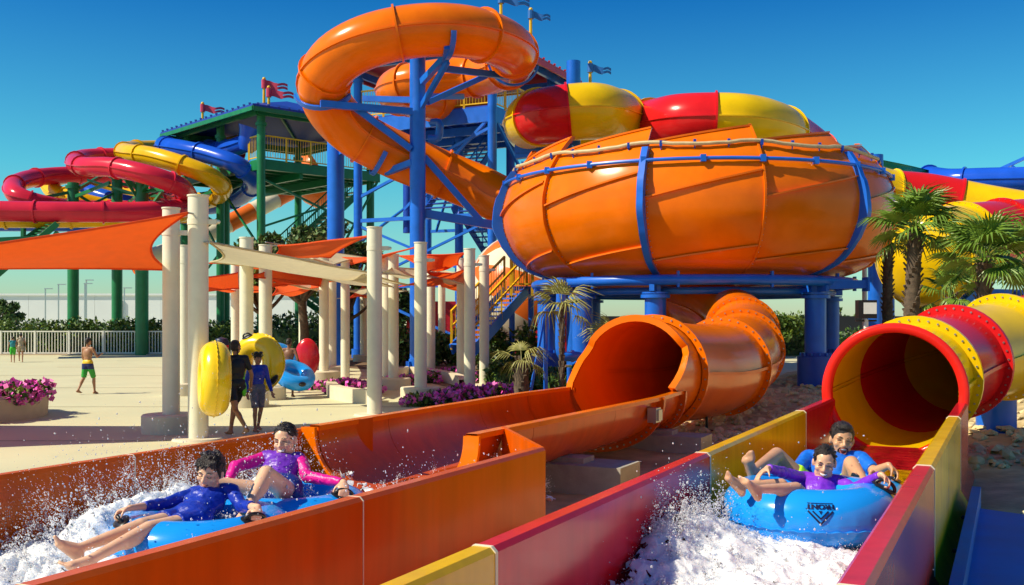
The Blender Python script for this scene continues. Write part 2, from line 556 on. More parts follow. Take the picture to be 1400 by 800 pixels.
def wall_prof(ti, to, top, bot=0.0, toe=0.0, ch=0.020):
    d = 1 if to > ti else -1
    pr = [(ti, bot), (ti, top - ch), (ti + d * ch, top), (to - d * ch, top), (to, top - ch)]
    if toe: pr += [(to, 0.16), (to + d * toe, 0.05), (to + d * toe, bot)]
    else: pr += [(to, bot)]
    return pr

RT = 0.80
lane_r = empty('splash_lane', L(4, -1.12), 'wide red and yellow panelled splash lane running out of the red rimmed tube at right', 'slide lane')
seams = [0.2, 3.42, 6.45, 9.85, 11.62]
cols = [YELLOW2, RED2, YELLOW2, RED2]
for i in range(4):
    s0, s1 = seams[i] + 0.006, seams[i + 1] - 0.006
    for side, (ti, to) in enumerate(((-1.735, -1.845), (-0.52, -0.405))):
        c_ = cols[i]
        b = M(); extrude(b, wall_prof(ti, to, RT, 0.0, 0.06 if side else 0), s0, s1)
        b.build('wall_panel', c_, lane_r)
        if i < 3:
            b = M(); extrude(b, wall_prof(ti + (0.003 if side == 0 else -.003), to + (-.003 if side == 0 else .003), RT + .003, 0.02, 0), s1 - .004, seams[i + 1] + .010)
            b.build('joint_seal', SEAL, lane_r)
    b = M(); extrude(b, [(-1.735, 0.20), (-1.735, 0.33), (-1.62, 0.30), (-.64, .30), (-.52, .33), (-.52, .2)], s0 - .004, s1 + .004)
    b.build('floor_panel', [YELLOW2, RED2, YELLOW2, RED2][i], lane_r)
ew = M()
for k in range(5):
    p = L(3.6 + k * 1.3, -.345, .10); ew.ell(p, .016, n=8, m=6)
ew.build('anchor_bolts', BLACK, lane_r, kind='stuff')

LT = 0.75
lane_l = empty('splash_lane', L(4, -4.15), 'broad plain orange splash lane with two riders at bottom left', 'slide lane')
for (ti, to, cuts) in ((-3.07, -2.965, (0.2, 2.4, 4.35, 6.62)), (-5.27, -5.375, (0.2, 3.0, 5.05, 7.14))):
    for s0, s1 in zip(cuts, cuts[1:]):
        b = M(); extrude(b, wall_prof(ti, to, LT), s0 + .003, s1 - .003)
        b.build('wall_panel', ORANGE2, lane_l)
        if s1 != cuts[-1]:
            sg = 1 if to > ti else -1
            b = M(); extrude(b, wall_prof(ti - sg * .002, to + sg * .002, LT + .002, .02), s1 - .004, s1 + .004)
            b.build('joint_seal', SEAL, lane_l)
b = M(); extrude(b, [(-5.27, .05), (-5.27, .17), (-3.07, .17), (-3.07, .05)], .2, 7.1); b.build('floor_panel', ORANGE2, lane_l)
# end plates between the box and the flume
def plate(b_, p, q, z0, z1, th=0.03, z1b=None):
    d = (q - p).normalized(); n = Vector((d.y, -d.x, 0)) * th / 2
    z1b = z1 if z1b is None else z1b
    vs = []
    for off in (-n, n):
        vs += [Vector((p.x, p.y, z0)) + off, Vector((q.x, q.y, z0)) + off, Vector((q.x, q.y, z1b)) + off, Vector((p.x, p.y, z1)) + off]
    b_.add(vs, [(0, 1, 2, 3), (7, 6, 5, 4), (0, 4, 5, 1), (1, 5, 6, 2), (2, 6, 7, 3), (3, 7, 4, 0)])
FT = -4.45
b = M(); plate(b, L(6.62, -2.99), L(7.42, -3.70), 0.0, LT - .002, .03, LT + .04); b.build('end_plate', ORANGE2, lane_l)
b = M(); plate(b, L(7.14, -5.35), L(7.62, -5.10), 0.0, LT - .002, .03, LT + .04); b.build('end_plate', ORANGE2, lane_l)

# ---------------------------------------------------------------- orange flume and its tube up to the bowl
flume = empty('flume_slide', L(10, FT), 'orange open flume and bolted tube curling down from beneath the big bowl', 'slide')
RIM = 0.77
def fl_hw(s): return 0.70 + 0.10 * min(1, max(0, (s - 6.9) / 4.0)) - 0.085 * min(1, max(0, (s - 11.2) / 1.15))
def fl_pt(s, a, off=0.0):
    hw = fl_hw(s) + off
    return L(s, FT + hw * math.cos(a), RIM - (0.55 + off) * math.sin(a) ** 0.85 if a not in (0, PI) else RIM)
fcuts = [6.9, 8.0, 9.9, 11.2, 12.35]
for s0, s1 in zip(fcuts, fcuts[1:]):
    b = M(); ns = 6; na = 28
    inn = [[fl_pt(s0 + .004 + (s1 - s0 - .008) * i / ns, PI * k / na) for k in range(na + 1)] for i in range(ns + 1)]
    out = [[fl_pt(s0 + .004 + (s1 - s0 - .008) * i / ns, PI * k / na, .03) for k in range(na + 1)] for i in range(ns + 1)]
    b.grid(inn); b.grid(out, flip=True)
    for i in (0, ns):
        for k in range(na):
            b.add([inn[i][k], inn[i][k + 1], out[i][k + 1], out[i][k]], [(0, 1, 2, 3)])
    b.build('flume_section', ORANGE2, flume)
    for sd in (0, PI):                                  # flat lip along each rim
        b = M(); sg = 1 if sd == 0 else -1
        rows = []
        for i in range(ns + 1):
            s = s0 + .002 + (s1 - s0 - .004) * i / ns; t = FT + sg * fl_hw(s)
            rows.append([L(s, t - sg * .012, RIM - .03), L(s, t - sg * .012, RIM + .012), L(s, t + sg * .085, RIM + .012), L(s, t + sg * .085, RIM - .03), L(s, t - sg * .012, RIM - .03)])
        b.grid(rows, flip=sg < 0)
        b.build('rim_lip', ORANGE, flume)
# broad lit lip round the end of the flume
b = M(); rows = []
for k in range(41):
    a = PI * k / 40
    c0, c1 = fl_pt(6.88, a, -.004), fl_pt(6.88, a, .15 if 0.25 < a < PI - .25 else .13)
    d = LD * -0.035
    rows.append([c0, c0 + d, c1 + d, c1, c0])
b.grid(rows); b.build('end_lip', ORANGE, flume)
for s in (11.2, 12.35):                                  # bolted joints under the flume
    b = M(); rows = []
    for k in range(31):
        a = PI * k / 30; c0 = fl_pt(s, a, -.004 if s < 12 else -.05); c1 = fl_pt(s, a, .115); d = LD * .03
        rows.append([c0 - d, c1 - d, c1 + d, c0 + d])
    b.grid(rows); b.build('flange', ORANGE2, flume)
    b = M()
    for k in range(2, 30):
        a = PI * k / 30; c = fl_pt(s, a, .075)
        b.cyl(c - LD * .045, c + LD * .045, .012, n=6)
    b.build('bolts', STEEL, flume, kind='stuff')

def tube_slide(root, pts, R, cols, seclen, n=28, flange=0.08, step=0.18, seam=True, bolts=False, first=0, sections=None, fw=0.05, fcol=None, seam_w=.05, nofirst=False):
    """a closed tube of bolted sections following the points"""
    path = spline(pts, step)
    fr = level_frames(path)
    k = len(path)
    per = max(2, int(round(seclen / step)))
    edges = sections or list(range(0, k - 1, per))
    if edges[-1] < k - 1: edges = edges + [k - 1] if (k - 1 - edges[-1]) > per * .4 or len(edges) == 1 else edges[:-1] + [k - 1]
    Rf = R if callable(R) else (lambda i: R)
    for q, (i0, i1) in enumerate(zip(edges, edges[1:])):
        c_ = cols[(q + first) % len(cols)]
        b = M(); rows = []
        for i in range(i0, i1 + 1):
            s, t, u = fr[i]; p = path[i]
            rows.append([p + s * (Rf(i) * math.cos(2 * PI * j / n)) + u * (Rf(i) * math.sin(2 * PI * j / n)) for j in range(n + 1)])
        b.grid(rows)
        if seam:
            for sg in (1, -1):
                rr = []
                for i in range(i0, i1 + 1):
                    s, t, u = fr[i]; p = path[i]; r = Rf(i)
                    rr.append([p + s * sg * (r - .02) + u * .022, p + s * sg * (r + seam_w) + u * .022, p + s * sg * (r + seam_w) - u * .022, p + s * sg * (r - .02) - u * .022])
                b.grid(rr)
        b.build('tube_section', c_, root, smooth=40)
        for e in ((i0, i1) if q == 0 and not nofirst else (i1,)):
            s, t, u = fr[e]; p = path[e]; r = Rf(e)
            b = M(); rows = []
            for j in range(n + 1):
                a = 2 * PI * j / n; d = s * math.cos(a) + u * math.sin(a)
                rows.append([p + d * r - t * fw, p + d * (r + flange) - t * fw, p + d * (r + flange) + t * fw, p + d * r + t * fw])
            b.grid(rows, flip=True)
            fc = fcol if fcol else c_
            b.build('flange', fc, root, smooth=30)
            if bolts:
                b = M(); nb = bolts
                for j in range(nb):
                    a = 2 * PI * (j + .5) / nb; d = s * math.cos(a) + u * math.sin(a)
                    c = p + d * (r + flange * .55)
                    b.cyl(c - t * (fw + .014), c + t * (fw + .014), .013, n=6)
                b.build('bolts', STEEL, root, kind='stuff')
    return path, fr

TR = 0.72
tz = 0.93
pth = spline([L(12.0, FT, tz), L(12.7, FT, tz), L(13.4, FT, tz), L(14.2, -4.40, .91), P(955, 508, 15.6), P(1000, 496, 17.2), P(1013, 480, 19.0), P(1016, 462, 21.4), P(1008, 441, 23.8), P(985, 425, 25.6), P(960, 416, 27.0), Vector((4.9, 28.2, 2.2))], .17)
# mouth of the tube: cut back on the near side
mp = M(); na = 48
lipc = []
for k in range(na + 1):
    a = 2 * PI * k / na - PI / 2                       # from the bottom round
    deg = math.degrees((a + 2 * PI) % (2 * PI))
    near = math.cos(a)                                  # +1 near side, -1 far side
    h = math.sin(a)
    if h < -0.2: s0 = 12.30
    else:
        s0 = 12.75 + 0.10 * h - (.42 * max(0, 1 - (h + .2) / .75) ** 2 if near < 0 else .85 * max(0, 1 - (h + .2) / .7) ** 1.5)
        s0 += .10 * math.exp(-((h - .45) / .12) ** 2)
    lipc.append((s0, a))
rows = []
for q in range(7):
    row = []
    for s0, a in lipc:
        s = s0 + (13.68 - s0) * q / 6
        row.append(L(s, FT + (TR - .012) * math.cos(a), tz + (TR - .012) * math.sin(a)))
    rows.append(row)
mp.grid(rows)
mp.build('mouth_section', ORANGE, flume, smooth=60)
b = M(); rows = []
for s0, a in lipc:
    if math.sin(a) < -.3: continue
    def q(r, ds): return L(s0 + ds, FT + r * math.cos(a), tz + r * math.sin(a))
    rows.append([q(TR - .012, -.02), q(TR + .075, -.02), q(TR + .075, .035), q(TR - .012, .035), q(TR - .012, -.02)])
b.grid(rows); b.build('mouth_lip', ORANGE, flume, smooth=40)
i0 = min(range(len(pth)), key=lambda i: (pth[i] - L(13.5, FT, tz)).length)
rest = pth[i0:]
_r = rest[::4] + [rest[-1]]
_rp = spline(_r, .17); _si = [0] + [min(range(len(_rp)), key=lambda i: (_rp[i] - q).length) for q in (P(1000, 496, 16.6), P(1013, 480, 18.9), P(1014, 455, 22.2))]
tube_slide(flume, _r, TR, [ORANGE], 6.0, sections=_si, n=36, flange=.085, bolts=34, step=.17, fw=.028)
# junction box on the side
b = M(); jp = L(10.9, FT + .885, .60)
mx = Matrix((LD, LN, Vector((0, 0, 1)))).transposed()
b.box(jp, (.17, .10, .16), mx); b.box(jp + LN * .06, (.13, .03, .12), mx)
tag(b.build('junction_box', STEEL), 'small grey metal box fixed to the outside of the orange flume', 'junction box')
# concrete footings
for (s, t, sx, sy, h, lab) in ((9.15, -4.15, .55, 1.35, .24, 'concrete footing block under the open flume nearest to the orange lane end'), (12.2, -4.2, .5, 1.25, .20, 'concrete footing block under the bolted tube mouth, farther along the flume'),):
    f = empty('footing', L(s, t), lab, 'footing')
    b = M(); c = L(s, t + .25, h / 2 + .02); b.box(c, (sx, sy, h + .06), mx); b.build('block', CONC, f, smooth=0)
    b = M(); b.box(L(s, t + .1, h + .07), (sx * .5, sy * .6, .06), mx); b.build('saddle', CONC, f, smooth=0)
# small metal prop and the blue pier that hold the tube
b = M(); q = G(966, 592); b.cyl(q, q + V(0, 0, .34), .022, n=8); b.box(q + V(0, 0, .36), (.24, .24, .04)); b.box(q + V(0, 0, .03), (.2, .2, .03))
tag(b.build('tube_prop', BLACK), 'thin dark metal prop under the lowest orange tube section', 'prop')
def pier(px, Y, h, r, lab):
    p = P(px, 438, Y); p.z = 0
    e = empty('pier', p, lab, 'pier', 'blue piers below the slide tubes')
    b = M(); b.cyl(p, p + V(0, 0, h), r, n=20); b.build('shaft', BLUE, e)
    b = M(); b.cyl(p + V(0, 0, .02), p + V(0, 0, .08), r * 1.35, n=20); b.build('base_plate', BLUE, e)
pier(1005, 18.4, .42, .24, 'short blue round pier under the bend of the orange tube')
pier(1362, 14.6, .75, .27, 'short blue round pier under the yellow and red tube at right edge')

# ---------------------------------------------------------------- red and yellow tube at right
rt = empty('tube_slide', L(12, -1.1), 'yellow and red bolted tube with a wide red rimmed mouth opening onto the right lane', 'tube slide')
RR = 0.645
rc = [L(11.55, -1.125, .885), L(12.3, -1.10, .91), L(13.4, -.95, 1.00), L(14.6, -.6, 1.14), L(16.0, .05, 1.32), L(17.7, 1.1, 1.55), L(19.5, 2.5, 1.8), L(21, 4.2, 2.0)]
tube_slide(rt, rc, RR, [YELLOW, RED, YELLOW, RED], 1.45, n=44, flange=.10, bolts=40, step=.145, fw=.03, seam=True, seam_w=.03, nofirst=True)
b = M(); rows = []
e0 = L(11.55, -1.125, .885)
for k in range(57):
    a = 2 * PI * k / 56; d = LN * math.cos(a) + V(0, 0, 1) * math.sin(a)
    prof = [(.634, .06), (.634, -.025), (.648, -.048), (.722, -.052), (.738, -.035), (.738, -.005), (.66, .03)]
    rows.append([e0 + d * r + LD * s for r, s in prof])
b.grid(rows); b.build('mouth_rim', gel('bright red gelcoat', (0.74, 0.02, 0.012)), rt, smooth=60)
b = M(); _e = rc[-1]; _d = (rc[-1] - rc[-2]).normalized(); b.cyl(_e - _d * .03, _e, RR + .06, n=28); b.build('end_plate', YELLOW, rt)  # disc added at the unseen far end to keep light out of the tube
# ---------------------------------------------------------------- the big bowl
BC = Vector((4.9, 28.0, 0))
bowl = empty('slide_bowl', BC, 'huge round orange bowl of ribbed panels raised on a blue ring of columns', 'slide bowl')
PZ = [2.72, 2.85, 3.05, 3.4, 4.0, 4.6, 5.2, 5.6, 6.0, 6.5]
PR = [3.7, 4.22, 4.55, 4.90, 5.17, 5.22, 5.05, 4.80, 4.45, 3.95]
def brad(z): return float(np.interp(z, PZ, PR))
# rounder: resample with smoothing
_zz = np.linspace(2.72, 6.5, 60); _rr = np.interp(_zz, PZ, PR)
for _ in range(6): _rr[1:-1] = (_rr[:-2] + _rr[1:-1] * 2 + _rr[2:]) / 4
def brad(z): return float(np.interp(z, _zz, _rr))
def bpt(phi, z, off=0.0):
    r = brad(z) + off
    return BC + Vector((r * math.sin(phi), -r * math.cos(phi), z))
def rim_z(f): return 5.76 + 0.40 * f
NP = 12
for k in range(NP):
    a0 = R_(-82 + 30 * k); a1 = a0 + R_(30)
    b = M(); rows = []; na = 10; nz = 22
    for i in range(na + 1):
        f = i / na; phi = a0 + (a1 - a0) * f; zt = rim_z(f)
        rows.append([bpt(phi, 2.72 + (zt - 2.72) * j / nz, .07 * f) for j in range(nz + 1)])
    b.grid(rows, flip=False)
    # inside skin and top lip so that the rim has thickness
    inn = []
    for i in range(na + 1):
        f = i / na; phi = a0 + (a1 - a0) * f; zt = rim_z(f)
        inn.append([bpt(phi, 4.8 + (zt - 4.8) * j / 6, .07 * f - .06) for j in range(7)])
    b.grid(inn, flip=True)
    b.grid([[rows[i][-1], inn[i][-1]] for i in range(na + 1)])
    b.add([rows[-1][j] for j in range(13, nz + 1)] + [bpt(a1, p.z, .01) for p in [rows[-1][j] for j in range(13, nz + 1)]], [(j, j + 1, nz - 12 + j + 1, nz - 12 + j) for j in range(nz - 13)])
    b.build('bowl_panel', ORANGE, bowl, smooth=50)
    # lip along the top of the panel
    b = M(); lp = []
    for i in range(na + 1):
        f = i / na; phi = a0 + (a1 - a0) * f; zt = rim_z(f); p = bpt(phi, zt, .07 * f)
        r_ = (p - BC); r_.z = 0; r_.normalize()
        lp.append([p - r_ * .07 - V(0, 0, .02), p - r_ * .07 + V(0, 0, .025), p + r_ * .05 + V(0, 0, .025), p + r_ * .05 - V(0, 0, .02), p - r_ * .07 - V(0, 0, .02)])
    b.grid(lp); b.build('panel_lip', ORANGE, bowl, smooth=30)
    # upright rib between panels: blue steel on every second, orange flange on the others
    b = M(); rows = []; blue = (k % 2 == 0)
    zs = [2.74 + (5.62 - 2.74) * j / 24 for j in range(25)] if blue else [2.74 + (6.2 - 2.74) * j / 28 for j in range(29)]
    tw = 0.075 if blue else 0.026
    side = Vector((math.cos(a0), math.sin(a0), 0))
    for z in zs:
        dp = (0.24 if 3.5 < z < 5 else .20) if blue else .11
        base = bpt(a0, z, .02 if blue else -.02); out = bpt(a0, z, dp + (.06 * math.exp(-((z - 4.15) / .25) ** 2) if blue else 0))
        rows.append([base - side * tw, out - side * tw, out + side * tw, base + side * tw, base - side * tw])
    b.grid(rows, flip=True); b.add(rows[-1][:4], [(0, 1, 2, 3)])
    b.build('blue_rib' if blue else 'panel_flange', BLUE if blue else ORANGE, bowl, smooth=30)
    b = M()
    for z in np.linspace(2.95, 5.6, 22):
        for sg in (-1, 1):
            c = bpt(a0, float(z), .012) + side * sg * (.11 if blue else .06)
            b.ell(c, .014, n=6, m=4)
    b.build('bolts', STEEL, bowl, kind='stuff')
    # two slanting seams across each panel
    for (zl, zr, dpt) in ((4.42, 5.02, .07), (3.02, 3.34, .075)):
        b = M(); rows = []
        for i in range(13):
            f = i / 12; phi = a0 + R_(.5) + (a1 - a0 - R_(1.0)) * f; z = zl + (zr - zl) * f
            p0, p1 = bpt(phi, z, .05 * f - .01), bpt(phi, z, dpt + .05 * f + .01)
            rows.append([p0 + V(0, 0, .02), p1 + V(0, 0, .02), p1 - V(0, 0, .02), p0 - V(0, 0, .02)])
        b.grid(rows, flip=True); b.build('slanting_seam', ORANGE, bowl, smooth=30)
# floor cone that feeds the exit tube
b = M(); prof = [(3.72, 2.72), (3.3, 2.62), (2.6, 2.55), (1.7, 2.5), (.95, 2.42), (.72, 2.3)]
b.lathe(prof, BC, n=48); b.build('bowl_floor', ORANGE, bowl, smooth=60)
# blue hoop pipe with clamps, and the sun-bleached water hose above it
b = M(); b.sweep([bpt(R_(a), 5.28 , .15) for a in range(-180, 181, 4)], .042, n=8, caps=False); b.build('hoop_pipe', BLUE, bowl)
b = M()
for k in range(24): c = bpt(R_(-82 + 15 * k), 5.28, .15); b.box(c, (.12, .12, .16))
b.build('hoop_clamps', BLUE, bowl, kind='stuff')
b = M(); hose = []
for a in range(-180, 181, 3):
    hose.append(bpt(R_(a), 5.69 + .045 * math.sin(a * .21) - .02 * (a % 15 == 0), .15))
b.sweep(hose, .045, n=8, caps=False); b.build('water_hose', TAN, bowl)
b = M()
for k in range(40):
    c = bpt(R_(-180 + 9 * k), 5.69, .15); b.box(c, (.06, .06, .13)); b.cyl(c + V(0, 0, -.03), bpt(R_(-180 + 9 * k), 5.55, .02), .015, n=6)
b.build('hose_nozzles', BLUE_DK, bowl, kind='stuff')
# supporting ring
ring = empty('bowl_support', BC, 'blue steel ring, beams and round columns carrying the orange bowl', 'support frame')
def rpt(a, r, z): return BC + Vector((r * math.sin(R_(a)), -r * math.cos(R_(a)), z))
b = M(); b.sweep([rpt(a, 4.25, 2.60) for a in range(-180, 181, 5)], .125, n=12, caps=False); b.build('ring_pipe', BLUE, ring, smooth=60)
b = M(); b.sweep([rpt(a, 3.7, 2.36) for a in range(-180, 181, 5)], .09, n=10, caps=False); b.build('inner_ring', BLUE, ring, smooth=60)
for k in range(6):
    a = -82 + 60 * k
    b = M(); b.beam(rpt(a, 4.35, 2.42), rpt(a, .9, 2.42), .12, .16); b.build('radial_beam', BLUE, ring, smooth=0)
for k in range(12):
    a = -82 + 30 * k
    b = M(); b.beam(rpt(a + 8, 4.25, 2.42), rpt(a + 8, 4.25, 2.80), .05, .16); b.build('bracket', BLUE, ring, smooth=0)
b = M(); b.beam(rpt(38, 3.9, 2.5), rpt(38, 3.9, 2.5) + V(1.25, -.15, .02), .3, .2); b.box(rpt(38, 3.9, 2.5) + V(1.26, -.15, .02), (.05, .42, .34)); b.build('stub_beam', BLUE, ring, smooth=0)
for a in (-82, -52, -22, 38, 98, 158, 218):
    q = rpt(a, 4.0, 0)
    b = M(); b.cyl(q + V(0, 0, .02), q + V(0, 0, 2.28), .255, n=24); b.build('column', BLUE, ring)
    b = M(); b.cyl(q + V(0, 0, 2.18), q + V(0, 0, 2.26), .35, n=24); b.cyl(q + V(0, 0, 2.28), q + V(0, 0, 2.32), .33, n=24); b.beam(q + V(0, 0, 2.3), q + V(0, 0, 2.62), .22, .22); b.build('column_head', BLUE, ring)
    if a in (38, 98, -82):
        b = M(); b.cyl(q, q + V(0, 0, .78), .43, n=24); b.cyl(q + V(0, 0, .78), q + V(0, 0, .86), .33, n=24); b.build('column_base', BLUE_DK, ring)
        b = M()
        for j in range(12): c = q + V(.36 * math.cos(j * PI / 6), .36 * math.sin(j * PI / 6), .79); b.cyl(c, c + V(0, 0, .07), .022, n=6)
        b.build('bolts', BLUE, ring, kind='stuff')
# blue water pipe with elbow left of the flume
wp = empty('water_pipe', G(770, 520), 'bent blue water pipe on short posts below the left side of the bowl', 'pipe')
Yp = 22.0
b = M(); pa = [P(768, 380, Yp), P(766, 440, Yp), P(766, 478, Yp), P(768, 486, Yp), P(776, 487.5, Yp), P(790, 487, Yp + .3), P(830, 487, Yp + 1.2)]
b.sweep(spline(pa, .08), .105, n=12); b.build('pipe', BLUE, wp, smooth=60)
for i, q in enumerate((P(782, 487, Yp + .2), P(802, 487, Yp + .6), P(818, 487, Yp + .9))):
    b = M(); b.cyl(q - V(.03, 0, 0), q + V(.03, 0.02, 0), .135, n=14); b.build('pipe_collar', BLUE, wp)
for px in (746, 778, 790):
    q = P(px, 438, Yp + .3); q.z = 0; top = .62 if px > 760 else 2.0
    b = M(); b.cyl(q, q + V(0, 0, top), .05, n=10); b.build('pipe_post', BLUE, wp)
b = M(); q = P(746, 438, Yp + .3); b.beam(V(q.x, q.y, 1.9), V(q.x - .35, q.y - .2, 0), .05); b.build('pipe_brace', BLUE, wp)

# ---------------------------------------------------------------- tall orange tube slide that feeds the bowl
ot = empty('tube_slide', P(571, 438, 30.5) - V(0, 0, 1.65), 'shiny orange tube slide looping high round the tall blue column and down into the bowl', 'tube slide')
opts = [P(650, 136, 44.5), P(600, 140, 43), P(556, 134, 41), P(540, 124, 39), P(556, 116, 37.8), P(600, 109, 37.5), P(648, 104, 37.2), P(684, 96, 35.8), P(702, 82, 33.5), P(692, 62, 31), P(650, 46, 29.6), P(600, 41, 29), P(545, 46, 28.8), P(493, 61, 28.9), P(457, 84, 29.3), P(442, 112, 29.9), P(450, 145, 30.5), P(480, 178, 31), P(530, 207, 31.4), P(590, 232, 31.8), P(650, 256, 32.0), P(705, 280, 31.6), Vector((3.0, 31.0, 5.0))]
opath, ofr = tube_slide(ot, opts, .74, [ORANGE], 2.7, n=30, flange=.075, step=.22, seam=True, fw=.03)
def arm_frame(name, px, Y, ytop, r, lab, arms, grp='blue columns carrying the tall orange tube'):
    q = P(px, 438, Y); q.z = 0; zt = P(px, ytop, Y).z
    e = empty(name, q, lab, 'column', grp)
    b = M(); b.cyl(q, q + V(0, 0, zt), r, n=24); b.build('shaft', BLUE, e)
    b = M(); b.cyl(q + V(0, 0, zt), q + V(0, 0, zt + .03), r * .96, n=24); b.build('cap', BLUE_DK, e)
    b = M(); b.cyl(q + V(0, 0, .02), q + V(0, 0, .5), r * 1.12, n=20); b.cyl(q + V(0, 0, .02), q + V(0, 0, .09), r * 1.6, n=20)
    for j in range(8):
        d = V(math.cos(j * PI / 4), math.sin(j * PI / 4), 0)
        b.beam(q + d * r * 1.1 + V(0, 0, .25), q + d * r * 1.5 + V(0, 0, .25), .03, .36)
    b.build('base', BLUE, e)
    for (p0, p1, wd) in arms:
        b = M(); b.beam(P(*p0), P(*p1), wd, wd * 1.25); b.build('arm', BLUE, e, smooth=0)
    return e
C1 = arm_frame('support_column', 571, 30.5, 75, .235, 'tall blue column standing in the middle of the orange loop', [
    ((566, 153, 30.4), (438, 142, 29.4), .16), ((566, 137, 30.6), (497, 135, 31.5), .14), ((577, 112, 30.3), (609, 78, 29.2), .15),
    ((600, 93, 31), (709, 106, 33.2), .15), ((575, 148, 30.4), (612, 84, 29.2), .12), ((585, 140, 30.8), (664, 104, 33), .13),
    ((562, 204, 30.3), (486, 148, 30), .14), ((580, 215, 30.7), (662, 308, 30.9), .15), ((580, 292, 30.7), (676, 308, 30.9), .2), ((584, 132, 31), (632, 132, 35.5), .15),
    ((564, 222, 30.4), (528, 236, 31.2), .15), ((609, 80, 29.2), (612, 62, 28.6), .2)])
C2 = arm_frame('support_column', 459, 33.0, 183, .275, 'thick blue column left of the orange loop, beside the green tower', [((466, 208, 32.8), (484, 200, 31.6), .14)])
b = M()
# curved saddles cupping the tube where the arms reach it
def saddle(i, root):
    s, t, u = ofr[i]; p = opath[i]; b = M(); rows = []
    for j in range(15):
        a = R_(-165 + 150 * j / 14); d = s * math.cos(a) + u * math.sin(a)
        rows.append([p + d * .80 - t * .07, p + d * .87 - t * .07, p + d * .87 + t * .07, p + d * .80 + t * .07, p + d * .80 - t * .07])
    b.grid(rows); b.build('saddle', BLUE, root, smooth=30)
for tgt in (P(440, 130, 30), P(610, 60, 29), P(702, 92, 33.4), P(520, 205, 31.3)):
    saddle(min(range(len(opath)), key=lambda i: (opath[i] - tgt).length), C1)

# ---------------------------------------------------------------- red and yellow tube behind the bowl, and other slides at right
ry = empty('tube_slide', P(800, 438, 36) - V(0, 0, 1.65), 'fat red and yellow tube slide looping behind the top of the orange bowl', 'tube slide')
rp = [P(800, 196, 42), P(752, 188, 41), P(728, 176, 39), P(728, 164, 37), P(755, 157, 35.6), P(805, 152, 35.6), P(838, 158, 37.2), P(862, 170, 39.5), P(890, 172, 38.5), P(935, 166, 36.4), P(1005, 166, 36), P(1050, 174, 37), P(1090, 196, 39.5), P(1140, 232, 41.5), P(1205, 262, 42.5), P(1270, 270, 42.5), P(1345, 285, 42), P(1460, 305, 41)]
_rp = spline(rp, .22); _si = [0] + [min(range(len(_rp)), key=lambda i: (_rp[i] - q).length) for q in (P(738, 160, 36.2), P(778, 155, 35.5), P(846, 162, 37.8), P(838, 168, 38.6), P(886, 172, 38.6), P(980, 166, 36.1), P(1066, 182, 38), P(1120, 216, 40.5), P(1222, 264, 42.5), P(1312, 279, 42.3), P(1400, 294, 41.6))]
_si = [0] + [i for a, i in zip(_si, _si[1:]) if i > a + 2]
tube_slide(ry, rp, 0.98, [YELLOW, RED], 2.15, sections=_si, n=30, flange=.07, step=.22, fw=.035)
ryc = P(784, 438, 38); ryc.z = 0
b = M(); b.cyl(ryc, V(ryc.x, ryc.y, P(784, 84, 38).z), .26, n=20)
tag(b.build('tall_column', BLUE), 'tall blue pipe column rising behind the red section of the coiled tube', 'column')
b = M(); b.beam(P(784, 205, 37.4), P(706, 205, 38), .5, .3); b.beam(P(765, 206, 37.4), P(706, 214, 38), .3, .2)
tag(b.build('tube_cradle', BLUE), 'blue cradle beam under the yellow end of the coiled tube', 'cradle')
# wide funnel of the same slide
fn = empty('slide_funnel', P(1330, 438, 34) - V(0, 0, 1.65), 'wide yellow and red slide funnel behind the palms at right', 'slide funnel')
fpts = [P(1262, 352, 32.5), P(1290, 345, 33.2), P(1330, 333, 34), P(1375, 322, 35), P(1430, 310, 36), P(1520, 296, 38)]
_fp = spline(fpts, .25)
def frr(i): return 1.62 - .9 * min(1, i / (len(_fp) - 1)) ** .9
tube_slide(fn, fpts, frr, [YELLOW, RED, RED], 2.3, n=36, flange=.10, step=.25, fw=.04, bolts=40)
b = M(); s, t, u = level_frames(_fp)[0]; b.lathe([(1.62, .0), (1.5, .35), (1.1, .7), (.01, .8)], _fp[0], n=32, mx=Matrix((s, u, -t)).transposed()); b.build('end_cap', YELLOW, fn, smooth=60)
fs = empty('funnel_support', P(1330, 438, 34) - V(0, 0, 1.65), 'blue frame holding the yellow and red funnel at right edge', 'support frame')
for px in (1262, 1300, 1345, 1392):
    q = P(px, 438, 33.6); q.z = 0; b = M(); b.cyl(q, q + V(0, 0, 2.6), .17, n=14); b.build('column', BLUE_DK, fs)
b = M(); b.beam(P(1240, 400, 33.4), P(1420, 404, 34.5), .3, .35); b.build('beam', BLUE, fs, smooth=0)
b = M(); b.beam(P(1255, 395, 33.4), P(1290, 430, 33.4), .2, .2); b.beam(P(1300, 430, 33.4), P(1340, 395, 33.6), .2, .2); b.build('brace', BLUE, fs, smooth=0)
# green open chute and blue tube behind
gs = empty('open_chute', P(1235, 438, 50) - V(0, 0, 1.65), 'green open slide chute at far right above the red tube', 'slide')
gp = spline([P(1185, 222, 47), P(1215, 228, 48), P(1250, 236, 50), P(1290, 246, 53)], .3); b = M(); rows = []
for p, (s, t, u) in zip(gp, level_frames(gp)):
    rows.append([p + s * .75 * math.cos(a) + u * .75 * math.sin(a) for a in [PI + PI * j / 12 for j in range(13)]] + [p + s * .85, p - s * .85][:1])
b.grid(rows); b.build('trough', SPIRAL_GREEN, gs, smooth=50)
b = M()
for p, (s, t, u) in list(zip(gp, level_frames(gp)))[::4]:
    b.beam(p - s * .76 - u * .5, p - s * .8 + u * .05, .07)
b.build('stiffeners', SPIRAL_GREEN, gs, kind='stuff')
bs = empty('tube_slide', P(1340, 438, 48) - V(0, 0, 1.65), 'blue tube slide running off the right edge behind the palms', 'tube slide')
